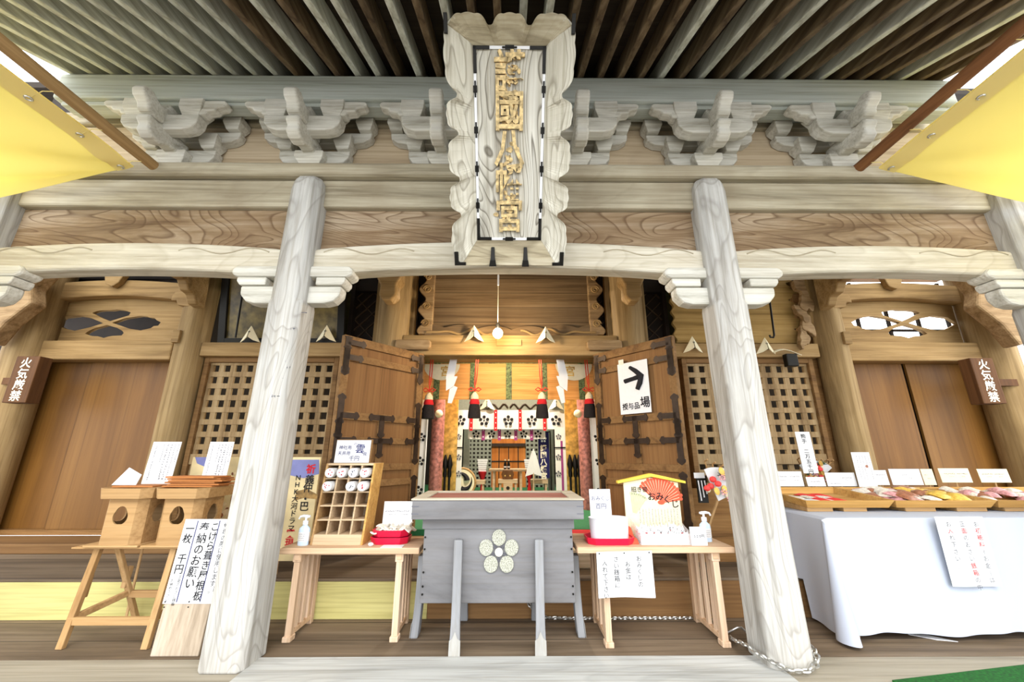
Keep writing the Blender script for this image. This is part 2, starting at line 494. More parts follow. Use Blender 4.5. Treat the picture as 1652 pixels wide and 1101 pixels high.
        bmesh.ops.recalc_face_normals(bm, faces=bm.faces[:])
        bm.to_mesh(me); bm.free()
        if smooth:
            me.polygons.foreach_set('use_smooth', [True] * len(me.polygons))
            md = ob.modifiers.new('smooth_edges', 'EDGE_SPLIT'); md.split_angle = R(40)
        if bevel > 0:
            b = ob.modifiers.new('rounded_edges', 'BEVEL'); b.width = bevel; b.segments = seg
            b.limit_method = 'ANGLE'; b.angle_limit = R(35)
        return ob
WORLDLOC = {}
def build_each(mb, n, name, mat, parent, bevel=0.0, smooth=False):
    """every n shapes of the builder become one part of their own"""
    ends = mb.calls[1:] + [(len(mb.v), len(mb.f))]
    for i in range(0, len(mb.calls), n):
        v0, f0 = mb.calls[i]; v1, f1 = ends[min(i + n, len(ends)) - 1]
        m = MB(); m.add(mb.v[v0:v1], [tuple(k - v0 for k in f) for f in mb.f[f0:f1]])
        m.build(name, mat, parent, bevel, smooth)

def thing(name, loc, label, cat, group=None, kind=None):
    o = bpy.data.objects.new(name, None)
    COL.objects.link(o)
    o.location = loc
    o.empty_display_size = 0.1
    WORLDLOC[o.name] = Vector(loc)
    return tag(o, label, cat, group, kind)
def tag(o, label=None, cat=None, group=None, kind=None):
    if label: o['label'] = label
    if cat: o['category'] = cat
    if group: o['group'] = group
    if kind: o['kind'] = kind
    return o
def struct(o, label=None):
    o['kind'] = 'structure'
    if label: o['label'] = label
    return o
def dup(root, loc, label=None, group=None):
    r = root.copy(); COL.objects.link(r); r.location = loc
    if label: r['label'] = label
    if group: r['group'] = group
    for ch in list(root.children):
        c = ch.copy(); COL.objects.link(c); c.parent = r
        for g in list(ch.children):
            d = g.copy(); COL.objects.link(d); d.parent = c
    return r

def curve_solid(outer, holes, th):
    """2D outline with holes -> verts (a, b, d) d in [0, th], faces"""
    c = bpy.data.curves.new('outline', 'CURVE'); c.dimensions = '2D'; c.fill_mode = 'BOTH'
    c.extrude = th / 2
    for poly in [outer] + list(holes):
        s = c.splines.new('POLY'); s.points.add(len(poly) - 1)
        for p, q in zip(s.points, poly):
            p.co = (q[0], q[1], 0, 1)
        s.use_cyclic_u = True
    o = bpy.data.objects.new('outline', c); COL.objects.link(o)
    dg = bpy.context.evaluated_depsgraph_get()
    me = bpy.data.meshes.new_from_object(o.evaluated_get(dg))
    vs = [(v.co.x, v.co.y, v.co.z + th / 2) for v in me.vertices]
    fs = [tuple(p.vertices) for p in me.polygons]
    bpy.data.objects.remove(o); bpy.data.curves.remove(c); bpy.data.meshes.remove(me)
    return vs, fs

# ------------------------------------------------------------------ lettering
GL = {}
def glyph(ch, bold):
    k = (ch, bold)
    if k not in GL:
        c = bpy.data.curves.new('glyph', 'FONT'); c.body = ch; c.offset = bold; c.resolution_u = 2
        o = bpy.data.objects.new('glyph', c); COL.objects.link(o)
        dg = bpy.context.evaluated_depsgraph_get()
        me = bpy.data.meshes.new_from_object(o.evaluated_get(dg))
        GL[k] = ([(v.co.x, v.co.y) for v in me.vertices], [tuple(p.vertices) for p in me.polygons])
        bpy.data.objects.remove(o); bpy.data.curves.remove(c); bpy.data.meshes.remove(me)
    return GL[k]
def put_char(mb, ch, pos, rt, up, size, bold=0.0, jit=0.0, th=0.0, sx=1.0):
    vs, fs = glyph(ch, bold)
    if not vs: return
    q = random.uniform(-jit, jit)
    rt = Vector(rt).normalized(); up = Vector(up).normalized(); nm = rt.cross(up)
    half = max(v[0] for v in vs) * 0.5 if ord(ch) < 256 else 0.5
    out = []
    for x, y in vs:
        x = (x - half) * sx; y = y - 0.38
        x, y = x * math.cos(q) - y * math.sin(q), x * math.sin(q) + y * math.cos(q)
        out.append(Vector(pos) + rt * x * size + up * y * size + nm * (0.0012 if th == 0 else th))
    o = list(out); f = list(fs)
    if th:
        n = len(out)
        o += [p - nm * th for p in out]
        from collections import Counter
        ed = Counter()
        for t in fs:
            for i in range(len(t)):
                a, b = t[i], t[(i + 1) % len(t)]
                ed[(a, b)] += 1
        for (a, b) in ed:
            if (b, a) not in ed:
                f.append((a, a + n, b + n, b))
    mb.add(o, f)
def vtext(mb, s, top, rt, up, size, gap=1.0, **kw):
    top = Vector(top); up_ = Vector(up).normalized()
    for i, ch in enumerate(s):
        if ch == ' ': continue
        put_char(mb, ch, top - up_ * size * gap * (i + 0.5), rt, up, size, **kw)
def htext(mb, s, left, rt, up, size, gap=1.0, **kw):
    left = Vector(left); r_ = Vector(rt).normalized()
    for i, ch in enumerate(s):
        if ch == ' ': continue
        put_char(mb, ch, left + r_ * size * gap * (i + 0.5), rt, up, size, **kw)
def scribble(mb, a, d, rt, up, length, size):
    """tiny illegible print: a run of small strokes from a in direction d"""
    a = Vector(a); d = Vector(d).normalized(); rt = Vector(rt).normalized(); up = Vector(up).normalized(); nm = rt.cross(up)
    t = 0
    while t < length:
        for _ in range(2):
            c = a + d * (t + random.uniform(0, 0.5) * size) + rt * random.uniform(-.3, .3) * size + up * random.uniform(-.25, .25) * size + nm * 0.0012
            w = size * random.uniform(0.25, 0.5); h = size * random.uniform(0.08, 0.16)
            e, g = (rt, up) if random.random() < 0.6 else (up, rt)
            mb.add([c - e * w - g * h, c + e * w - g * h, c + e * w + g * h, c - e * w + g * h], [(0, 1, 2, 3)])
        t += size * 1.25
def plum(mb, c, rt, up, r, n=10, th=0.002, gap=1.0):
    rt = Vector(rt).normalized(); up = Vector(up).normalized()
    for k in range(5):
        q = PI / 2 + 2 * PI * k / 5
        mb.disc(Vector(c) + (rt * math.cos(q) + up * math.sin(q)) * r * 0.62 * gap, r * 0.285, rt, up, n, th)
    mb.disc(Vector(c), r * 0.14, rt, up, n, th)
def card(name, bl, br, h, lean, label, cat, group=None, mat='paper', th=0.004):
    """standing card: bottom-left, bottom-right, height, lean (m back at the top). Returns root, origin, rt, up"""
    bl = Vector(bl); br = Vector(br)
    rt = (br - bl).normalized()
    back = Vector((-rt.y, rt.x, 0))
    up = (Vector((0, 0, 1)) * h + back * lean).normalized()
    nm = rt.cross(up)
    w = (br - bl).length
    root = thing(name, (bl + br) / 2, label, cat, group)
    mb = MB()
    a = [bl, br, br + up * h, bl + up * h]
    mb.hexa([p - nm * th for p in a], a)
    mb.build('sheet', mat, root)
    return root, bl, rt, up, w, h

# ================================================================== SETTING
def beam_box(name, x0, x1, y0, y1, z0, z1, mat, bevel=0.012, parent=None):
    return MB().box(x0, x1, y0, y1, z0, z1).build(name, mat, parent, bevel)

struct(beam_box('floor', -9, 9, 3.07, 4.2, -0.30, 0.0, 'deck', 0))
struct(beam_box('floor_front', -14, 14, -9, 2.45, -0.45, -0.32, 'ground', 0))
struct(beam_box('trim_1', -1.63, 1.70, 2.42, 3.07, -0.30, 0.012, 'sillgrey', 0.01))
struct(beam_box('trim_2', -9, -1.63, 2.42, 3.07, -0.30, 0.0, 'silltan', 0.01))
struct(beam_box('trim_3', 1.70, 9, 2.42, 3.07, -0.30, 0.0, 'silltan', 0.01))
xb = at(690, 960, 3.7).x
struct(beam_box('trim_4', -9, xb, 3.70, 3.74, 0, 0.27, 'yellowlitboard', 0.004))  # lit left part of the riser, its yellow light painted in
struct(beam_box('trim_5', xb, 9, 3.70, 3.74, 0, 0.27, 'brownboard', 0.004))  # shaded right part of the same riser, done as a browner board
struct(beam_box('floor_veranda', -9, 9, 3.705, 5.0, 0.27, 0.29, 'deck', 0.004))
struct(beam_box('trim_6', -9, 9, 4.55, 5.0, 0.29, 0.385, 'brownboard', 0.01))
struct(beam_box('floor_hall', -4.05, 4.05, 4.95, 11.6, 0.33, 0.45, 'carpet', 0))
# hall shell
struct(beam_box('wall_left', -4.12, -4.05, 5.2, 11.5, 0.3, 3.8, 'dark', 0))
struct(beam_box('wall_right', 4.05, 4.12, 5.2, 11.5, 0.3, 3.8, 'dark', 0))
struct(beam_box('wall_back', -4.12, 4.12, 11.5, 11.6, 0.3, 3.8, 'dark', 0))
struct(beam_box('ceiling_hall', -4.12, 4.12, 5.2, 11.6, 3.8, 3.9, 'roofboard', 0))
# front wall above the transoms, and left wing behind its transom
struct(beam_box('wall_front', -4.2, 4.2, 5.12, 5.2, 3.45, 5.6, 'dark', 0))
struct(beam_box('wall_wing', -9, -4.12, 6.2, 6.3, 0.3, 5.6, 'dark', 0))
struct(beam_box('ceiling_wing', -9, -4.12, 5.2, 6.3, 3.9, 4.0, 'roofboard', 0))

# steps in front of the doorway
s = beam_box('wooden_step', -0.95, 1.28, 3.98, 4.5, 0.29, 0.445, 'step', 0.012)
tag(s, 'pale wooden step in front of the open doorway behind the offering box', 'step')
s = beam_box('red_runner', 0.32, 1.05, 4.08, 4.9, 0.4465, 0.4555, 'redcloth', 0.002)
tag(s, 'red cloth strip lying on the step to the right of the offering box', 'cloth')

# ------------------------------------------------------------------ back wall line, y = 5
YW = 5.0
# door opening lintel and posts
lm = thing('door_lintel', (0, YW, 2.47), 'honey coloured lintel beam across the top of the open doorway', 'beam')
MB().box(-1.36, 1.39, 4.86, 5.12, 2.475, 2.745).build('beam', 'lintel', lm, 0.02)
for sx in (-1, 1):
    x = sx * 1.2
    poly = [(x - .22, 2.56), (x - .19, 2.53), (x + .19, 2.53), (x + .22, 2.56), (x + .22, 2.64), (x + .19, 2.66), (x - .19, 2.66), (x - .22, 2.64)]
    MB().prism(poly, 4.78, 4.862).build('pivot_block', 'scroll', lm, 0.012)
MB().box(0.0 - .16, .16, 4.845, 4.862, 2.60, 2.68).build('name_slip', 'lintel', lm, 0.004)
for sx, nm in ((-1, 'left'), (1, 'right')):
    struct(beam_box('trim_%d' % (7 if sx < 0 else 8), sx * 1.16 - .055, sx * 1.16 + .055, 4.95, 5.12, 0.385, 2.475, 'door', 0.008))

def round_column(x, y, r, z0, z1, label, group=None):
    t = thing('round_column', (x, y, z0), label, 'column', group)
    MB().lathe([(r * 1.02, z0), (r, z0 + .05), (r, z1)], (x, y, 0), 28).build('shaft', 'column', t, smooth=True)
    return t
cols = []
for x, lab, g in ((-1.52, 'round wooden column just left of the doorway panel above the left door leaf', None),
               (1.57, 'round wooden column just right of the doorway panel above the right door leaf', None)):
    t = round_column(x, 5.0, .21, .385, 4.4, lab)
    sx = 1 if x > 0 else -1
    # carved nose at its head
    poly = [(x - .13, 3.75), (x - .15, 3.42), (x - .10, 3.34), (x - .11, 3.2), (x - .05, 3.12), (x + .05, 3.12), (x + .11, 3.2), (x + .10, 3.34), (x + .15, 3.42), (x + .13, 3.75)]
    MB().prism(poly, 4.62, 4.86).build('carved_nose', 'lintel', t, 0.02)
    # side board strips
    for s2 in (-1, 1):
        MB().box(x + s2 * .235 - .03, x + s2 * .235 + .03, 5.0, 5.1, 2.5, 4.0).build('side_strip', 'column', t, 0.006)
for x, lab in ((-4.05, 'tall round column between the left lattice window and the left sliding doors'),
               (4.17, 'tall round column between the right lattice window and the right sliding doors'),):
    t = round_column(x, 4.93, .175, .385, 4.4, lab)
    sx = 1 if x > 0 else -1
    # tenon peg on the outer face and stepped carved bracket
    MB().box(x + sx * .06 - .045, x + sx * .06 + .045, 4.72, 4.80, 2.60, 2.76).build('wedge', 'lintel', t, 0.006)
    poly = [(4.8, 3.62), (4.38, 3.62), (4.30, 3.55), (4.33, 3.46), (4.26, 3.40), (4.33, 3.30), (4.44, 3.30), (4.50, 3.20), (4.60, 3.18), (4.66, 3.08), (4.8, 3.06)]
    MB().prism(poly, x - sx * .10 - .06, x - sx * .10 + .06, 'yz').build('carved_nose', 'lintel', t, 0.015)
    poly = [(x, 3.28), (x + sx * .22, 3.28), (x + sx * .25, 3.22), (x + sx * .25, 3.16), (x + sx * .18, 3.16), (x + sx * .16, 3.10), (x, 3.08)]
    MB().prism(poly, 4.75, 4.93).build('arm_block', 'lintel', t, 0.01)
for x, lab in ((-6.05, 'outer round column at the left edge of the porch behind the fire warning sign'),
               (6.2, 'outer round column at the right edge of the porch behind the fire warning sign')):
    round_column(x, 4.9, .22, .385, 4.4, lab)
    
# diagonal-lattice dark vents beside the jamb columns
def vent(n, x0, x1, z0, z1):
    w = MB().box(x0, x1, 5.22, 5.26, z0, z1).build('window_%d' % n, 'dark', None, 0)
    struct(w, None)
    mb = MB()
    k = -8
    for i in range(-4, 14):
        z = z0 + i * .16
        for d in (1, -1):
            a = (x0, z if d > 0 else z + (x1 - x0)); b = (x1, z + (x1 - x0) if d > 0 else z)
            n_ = .008
            if d < 0 and i % 2: continue
            p = [(a[0], a[1] - n_), (b[0], b[1] - n_), (b[0], b[1] + n_), (a[0], a[1] + n_)]
            if min(q[1] for q in p) > z0 - .01 and max(q[1] for q in p) < z1 + .01:
                mb.prism(p, 5.19, 5.22)
    mb.build('diagonal_slats', 'darkslat', w)
    mb = MB().box(x0 - .05, x0, 5.1, 5.24, z0 - .05, z1).box(x1, x1 + .05, 5.1, 5.24, z0 - .05, z1).box(x0 - .05, x1 + .05, 5.1, 5.24, z0 - .08, z0)
    mb.build('frame', 'dark', w)
vent(3, -2.12, -1.82, 2.75, 3.7)
vent(4, 1.87, 2.12, 2.75, 3.7)
vent(5, -1.24, -1.17, 2.8, 3.7)
vent(6, 1.24, 1.31, 2.8, 3.7)

# transom panel over the doorway, boards with carved scroll border
t = thing('transom_panel', (0.03, 5.0, 2.745), 'weathered board panel with carved scroll border above the open doorway', 'panel')
MB().box(-1.06, 1.12, 5.0, 5.04, 2.745, 3.75).build('boards', 'transom', t)
def scroll_col(sx):
    mb = MB()
    xc = 0.03 + sx * 1.10
    n = 44; P = []
    for i in range(n + 1):
        f = i / n; z = 2.78 + f * .93
        w = .085 + .045 * math.sin(f * 2 * PI * 3.2 + .6)
        P.append((xc + sx * w, z))
    Q = [(xc - sx * .07, 3.71), (xc - sx * .07, 2.78)]
    mb.prism(P + Q, 4.93, 5.0)
    ob = mb.build('scroll_border', 'scroll', t, 0.012)
    m2 = MB()
    for zc, r in ((2.92, .055), (3.16, .05), (3.40, .055), (3.58, .05)):
        path = []
        for i in range(26):
            q = i / 25 * 3.6 * PI
            rr = r * (1 - .75 * i / 25)
            path.append((xc + sx * (.02 + rr * math.cos(q)), 4.925, zc + rr * math.sin(q)))
        m2.tube(path, .011, 6)
    build_each(m2, 1, 'spiral_carving', 'lintel', ob)
for sx in (-1, 1): scroll_col(sx)
mb = MB(); P = []
n = 90
for i in range(n + 1):
    f = i / n; x = -1.1 + 2.26 * f
    g = abs(f - .5) * 2
    P.append((x, 2.84 + .05 * abs(math.sin(g * PI * 2.6)) ** .7 + .03 * g))
mb.prism(P + [(1.16, 2.745), (-1.1, 2.745)], 4.94, 5.0)
bb = mb.build('scroll_border', 'transom', t, 0.008)
mb = MB()
for sx in (-1, 1):
    path = [(0.03 + sx * (.12 + .98 * i / 40), 4.925, 2.80 + .045 * math.cos(i / 40 * PI * 5.2) * (0.5 + .5 * math.sin(i / 40 * 5))) for i in range(41)]
    mb.tube(path, .016, 6)
build_each(mb, 1, 'vine_carving', 'lintel', bb)

# lattice windows
def lattice(n, x0, x1, z0, z1, nx, nz, zmid):
    fr = MB()
    w = .06
    fr.box(x0 - w, x0, 4.94, 5.08, z0 - w, z1 + w).box(x1, x1 + w, 4.94, 5.08, z0 - w, z1 + w)
    fr.box(x0, x1, 4.94, 5.08, z1, z1 + w).box(x0, x1, 4.94, 5.08, z0 - w, z0)
    root = struct(fr.build('window_%d' % n, 'door', None, 0.006))
    mb = MB()
    dx = (x1 - x0) / nx
    bw = dx * .45
    for i in range(nx + 1):
        x = x0 + dx * i
        mb.box(max(x0, x - bw / 2), min(x1, x + bw / 2), 4.985, 5.015, z0, z1)
    mb.build('upright_slats', 'lattice', root, 0.003)
    mb = MB()
    dz = (z1 - z0) / nz
    bh = dz * .44
    for j in range(nz + 1):
        z = z0 + dz * j
        mb.box(x0, x1, 4.98, 5.01, max(z0, z - bh / 2), min(z1, z + bh / 2))
    mb.build('cross_slats', 'lattice', root, 0.003)
    MB().box(x0, x1, 4.955, 5.03, zmid - .06, zmid + .06).build('middle_rail', 'lattice', root, 0.005)
    MB().box(x0 - w, x1 + w, 4.95, 5.08, .385, z0 - w).build('lower_panel', 'wall', root, 0.004)
    return root
lattice(1, -3.80, -2.22, .62, 2.40, 11, 12, 1.22)
lattice(2, 2.27, 3.84, .62, 2.40, 11, 12, 1.22)
for n, x0, x1 in ((9, -3.88, -1.80), (10, 1.85, 3.95)):
    struct(beam_box('trim_%d' % n, x0, x1, 4.86, 5.1, 2.462, 2.64, 'lintel', 0.012))
struct(beam_box('wall_infill_outer', -4.12, -3.86, 5.06, 5.12, .385, 2.64, 'wall', 0))
struct(beam_box('wall_infill_outer_right', 3.90, 4.25, 5.06, 5.12, .385, 3.6, 'wall', 0))
struct(beam_box('wall_infill', -2.16, -1.72, 5.06, 5.12, .385, 2.47, 'wall', 0))
struct(beam_box('wall_infill_right', 1.77, 2.2, 5.06, 5.12, .385, 2.47, 'wall', 0))

# framed picture over the left window, glazed
def quad(pts, d):
    return pts
px0, px1 = -3.62, -2.2
t = thing('framed_picture', ((px0 + px1) / 2, 4.85, 2.66), 'dark framed olive picture leaning above the left lattice window', 'picture')
lean = .18
def fpt(x, z): return (x, 4.93 - (z - 2.66) * lean, z)
def fbox(x0, x1, z0, z1, d0, d1):
    b = [(x0, fpt(0, z0)[1] - d1, z0), (x1, fpt(0, z0)[1] - d1, z0), (x1, fpt(0, z0)[1] - d0, z0), (x0, fpt(0, z0)[1] - d0, z0)]
    q = [(x0, fpt(0, z1)[1] - d1, z1), (x1, fpt(0, z1)[1] - d1, z1), (x1, fpt(0, z1)[1] - d0, z1), (x0, fpt(0, z1)[1] - d0, z1)]
    return b, q
MB().hexa(*fbox(px0, px1, 2.70, 3.6, 0, .012)).build('painting', 'olive', t)
mb = MB()
for a in ((px0 - .09, px0, 2.64, 3.64), (px1, px1 + .09, 2.64, 3.64), (px0, px1, 2.64, 2.70), (px0, px1, 3.6, 3.64)):
    mb.hexa(*fbox(a[0], a[1], a[2], a[3], 0, .045))
mb.build('frame', 'blackmetal', t, 0.004)
# carved board over the right window
t = thing('carved_board', (2.95, 4.9, 2.64), 'ochre wooden board with ragged carved edges above the right lattice window', 'panel')
P = []
n = 36
for i in range(n + 1):
    z = 2.66 + .98 * i / n
    P.append((2.16 + .02 * math.sin(i * 1.1) , z))
Q = []
for i in range(n + 1):
    z = 3.64 - .98 * i / n
    Q.append((3.80 + .05 * math.sin(i * .8) + .03 * math.sin(i * 2.1), z))
MB().prism(P + Q, 4.92, 4.97).build('board', 'ochre', t, 0.004)
mb = MB()
for i, (xo, zo, s_, q) in enumerate([(3.78, 2.72, .15, .3), (3.86, 2.88, .17, .9), (3.80, 3.05, .15, 1.6), (3.88, 3.2, .19, .5), (3.84, 3.4, .17, 1.2), (3.72, 2.66, .12, 0)]):
    a = []
    for k in range(32):
        ang = 2 * PI * k / 32
        r_ = s_ * (.85 + .22 * math.cos(3 * ang + q * 3) + .08 * math.cos(7 * ang + q))
        a.append((xo + r_ * .5 * math.cos(ang) + .25 * s_ * math.sin(ang) * (.5 - q), zo + r_ * math.sin(ang) * .95))
    mb.prism(a, 4.84 - .012 * i, 4.90 - .012 * i)
build_each(mb, 1, 'carved_leaf', 'scroll', t, 0.012)
# iron hook rods
for a, b, lab in ((at(393, 462, 4.5), at(380, 545, 4.5), 'thin iron rod hanging beside the left pillar above the lattice'),
                  (at(1238, 458, 4.5), at(1249, 541, 4.5), 'thin iron hook rod hanging beside the right pillar')):
    path = [Vector((a.x, 4.5, 5.38)), a, b]
    if a.x > 0:
        path += [b + Vector((-.015, 0, -.03)), b + Vector((-.05, 0, -.025)), b + Vector((-.055, 0, 0))]
    tag(MB().tube(path, .011, 8).build('iron_rod', 'blackmetal', None, smooth=True), lab, 'rod')

# wings: flower transom, arched head beam, lintel, sliding doors
FL = {
 'left_petal': [(375, 390), (440, 350), (540, 338), (620, 352), (705, 388), (620, 415), (510, 440), (440, 425)],
 'top': [(630, 318), (660, 305), (700, 300), (760, 300), (800, 294), (830, 298), (862, 303), (893, 315), (880, 335), (830, 350), (750, 375), (690, 350)],
 'right_petal': [(765, 385), (850, 355), (960, 338), (1005, 342), (1020, 350), (1055, 352), (1070, 368), (1098, 382), (1080, 405), (1050, 408), (1030, 422), (960, 438), (880, 425)],
 'bottom': [(580, 460), (600, 445), (640, 425), (730, 400), (800, 420), (835, 440), (845, 455), (830, 472), (770, 475), (740, 480), (705, 490), (670, 478), (620, 475)],
}
def flower_holes(mirror):
    hs = []
    for p in FL.values():
        q = []
        for a, b in p:
            u, v = a / 4.233, 430 + b / 4.233
            if mirror: u = 1633 - u
            w = at(u, v, YW)
            q.append((w.x, w.z))
        hs.append(q)
    return hs
def wing(sx, tn, dn):
    xi, xo = sx * 4.22, sx * 6.0
    x0, x1 = min(xi, xo), max(xi, xo)
    side = 'left' if sx < 0 else 'right'
    struct(beam_box('trim_%d' % tn, x0, x1, 4.84, 5.045, 2.41, 2.655, 'lintel', 0.018))
    # transom with flower cutout
    vs, fs = curve_solid([(x0, 2.655), (x1, 2.655), (x1, 3.30), (x0, 3.30)], flower_holes(sx > 0), .05)
    mb = MB().add([(a, 5.0 + d, b) for a, b, d in vs], fs)
    o = mb.build('flower_transom', 'lintel', None)
    tag(o, 'wooden board with a four-petal flower cutout above the %s sliding doors' % side, 'panel')
    # arched head beam
    n = 24; P = []; Q = []
    for i in range(n + 1):
        f = i / n; x = x0 + (x1 - x0) * f
        P.append((x, 3.20 + .07 * math.sin(PI * f)))
        Q.append((x, 3.44 + .05 * math.sin(PI * f)))
    o = MB().prism(P + Q[::-1], 4.86, 4.995).build('arched_head_beam', 'lintel', None, 0.015)
    tag(o, 'curved wooden beam over the flower board of the %s sliding doors' % side, 'beam')
    xm = (x0 + x1) / 2
    t = thing('carved_strut', (xm, 4.95, 3.44), 'small carved strut standing on the curved beam over the %s flower board' % side, 'strut')
    MB().prism([(xm - .22, 3.72), (xm - .17, 3.56), (xm - .12, 3.40), (xm - .02, 3.36), (xm + .05, 3.42), (xm + .10, 3.54), (xm + .2, 3.72)], 4.78, 4.86).build('body', 'lintel', t, 0.012)
    # upper beam seen through the gap
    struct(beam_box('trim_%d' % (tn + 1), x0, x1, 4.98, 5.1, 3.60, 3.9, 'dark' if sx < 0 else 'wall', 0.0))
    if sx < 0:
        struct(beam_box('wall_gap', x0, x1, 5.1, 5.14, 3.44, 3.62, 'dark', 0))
    else:
        mb = MB()
        for k in range(5):
            x = x0 + .2 + k * .42
            mb.box(x - .018, x + .018, 5.17, 5.2, 2.53, 3.62)
        mb.box(x0, x1, 5.17, 5.2, 2.90, 2.93)
        w = struct(mb.build('window_7', 'dark'))
    # sliding doors
    if sx < 0:
        spans = [(x0 - .3, at(143, 600, 5.05).x, 5.09), (at(143, 600, 5.0).x - .03, x1, 5.05)]
    else:
        xg = at(1478, 640, 5.0).x
        spans = [(x0, xg - .03, 5.05), (xg + .04, x1 + .3, 5.07)]
    for i, (a, b, y) in enumerate(spans):
        mb = MB().box(a, b, y, y + .035, .44, 2.50)
        struct(mb.build('door_%d' % (dn + i), 'slide', None, 0.004))
    struct(beam_box('trim_%d' % (tn + 2), x0 - .3, x1 + .3, 5.0, 5.125, .385, .44, 'wall', 0.006))
    if sx > 0:
        struct(beam_box('wall_light_block', x0, x1 + .3, 5.13, 5.16, .29, 2.52, 'dark', 0))  # added dark panel, keeps sky light out from behind the right doors
wing(-1, 11, 3)
wing(1, 14, 5)

# brace and reddish boards at the far right end, brace at the far left end
for sx, lab in ((-1, 'shadowed diagonal brace under the beam at the far left column'), (1, 'carved diagonal brace under the beam at the far right column')):
    x = sx * 5.75
    P = [(x - sx * .25, 3.55), (x - sx * .05, 3.2), (x - sx * .12, 3.0), (x + sx * .10, 2.75), (x + sx * .22, 2.5), (x + sx * .38, 2.55), (x + sx * .38, 3.55)]
    o = MB().prism(P, 4.42, 4.6).build('carved_brace', 'scroll', None, 0.025)
    tag(o, lab, 'brace')

# main roof over the back wall, porch roof
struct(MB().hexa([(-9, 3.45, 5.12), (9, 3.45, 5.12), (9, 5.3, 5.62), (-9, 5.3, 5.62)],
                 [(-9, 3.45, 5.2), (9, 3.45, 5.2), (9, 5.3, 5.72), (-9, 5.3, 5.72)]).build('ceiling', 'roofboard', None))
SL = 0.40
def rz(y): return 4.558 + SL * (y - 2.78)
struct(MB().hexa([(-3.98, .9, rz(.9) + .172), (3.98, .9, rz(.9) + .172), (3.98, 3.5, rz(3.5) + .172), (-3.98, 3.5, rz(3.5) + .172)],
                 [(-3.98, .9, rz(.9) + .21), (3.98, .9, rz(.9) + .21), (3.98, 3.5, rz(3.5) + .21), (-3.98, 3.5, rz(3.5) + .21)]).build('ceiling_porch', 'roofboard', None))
first = {}
xr = -3.93; i = 0
while xr < 3.97:
    kind = 'rafter_brown' if (xr > .3 and i % 2 == 0) or (xr > -2.2 and random.random() < .3) else 'rafter_light'
    h = .17
    w = .026
    if kind not in first:
        mb = MB().hexa([(-w, .95, rz(.95)), (w, .95, rz(.95)), (w, 3.4, rz(3.4)), (-w, 3.4, rz(3.4))],
                       [(-w, .95, rz(.95) + h), (w, .95, rz(.95) + h), (w, 3.4, rz(3.4) + h), (-w, 3.4, rz(3.4) + h)])
        o = mb.build('rafter', kind, None, 0.006, origin=(0, 3.05, rz(3.05)))
        first[kind] = o
    else:
        o = first[kind].copy(); COL.objects.link(o)
    o.location = (xr, 3.05, rz(3.05))
    tag(o, 'long straight pale rafter under the porch roof boards' if kind == 'rafter_light' else 'long straight brown rafter under the porch roof boards', 'rafter',
        'pale rafters under the porch roof' if kind == 'rafter_light' else 'brown rafters under the porch roof')
    xr += .183; i += 1

# ------------------------------------------------------------------ porch pillars
def pillar(x, label, inks=False):
    t = thing('porch_pillar', (x, 3.04, 0), label, 'pillar')
    x_ = x
    def octo(hw, ch, z):
        y0 = 3.02; x = x_ * (1 - .0042 * z)
        return [(x - hw + ch, y0 - hw, z), (x + hw - ch, y0 - hw, z), (x + hw, y0 - hw + ch, z), (x + hw, y0 + hw - ch, z),
                (x + hw - ch, y0 + hw, z), (x - hw + ch, y0 + hw, z), (x - hw, y0 + hw - ch, z), (x - hw, y0 - hw + ch, z)]
    def stack(rings):
        vs = []; fs = []
        for rg in rings: vs += rg
        m = len(rings)
        for i in range(m - 1):
            for k in range(8):
                k2 = (k + 1) % 8
                fs.append((i * 8 + k, i * 8 + k2, (i + 1) * 8 + k2, (i + 1) * 8 + k))
        fs.append(tuple(range(8))[::-1]); fs.append(tuple((m - 1) * 8 + k for k in range(8)))
        return vs, fs
    mb = MB()
    zb = 0.0
    mb.add(*stack([octo(.146, .034, zb), octo(.139, .03, .6), octo(.133, .03, 1.6), octo(.134, .03, 2.42), octo(.136, .055, 2.46),
                   octo(.134, .055, 3.0), octo(.134, .055, 3.47), octo(.126, .055, 3.55), octo(.108, .05, 3.59), octo(.08, .035, 3.605)]))
    sh = mb.build('shaft', 'pillar', t, 0.012, seg=2)
    if inks:
        m2 = MB()
        for (a, b, n, s_) in ((440, 512, 5, .02), (455, 518, 3, .018), (446, 530, 5, .02), (440, 571, 3, .02), (442, 583, 3, .02), (452, 593, 3, .018), (440, 602, 2, .018), (430, 611, 4, .02), (437, 640, 2, .02), (488, 505, 1, .02)):
            p = at(a, b, 2.888)
            scribble(m2, p, (1, 0, 0), (1, 0, 0), (0, 0, 1), n * s_ * 1.3, s_)
        m2.build('ink_marks', 'greyink', t)
    return t
pillar(-1.765, 'weathered grey porch pillar left of the offering box, faint ink marks on it', True)
pillar(1.765, 'weathered grey porch pillar right of the offering box with a chain at its foot')
pillar(-4.42, 'outer porch pillar at the far left end of the long beams')
pillar(4.42, 'outer porch pillar at the far right end of the long beams')

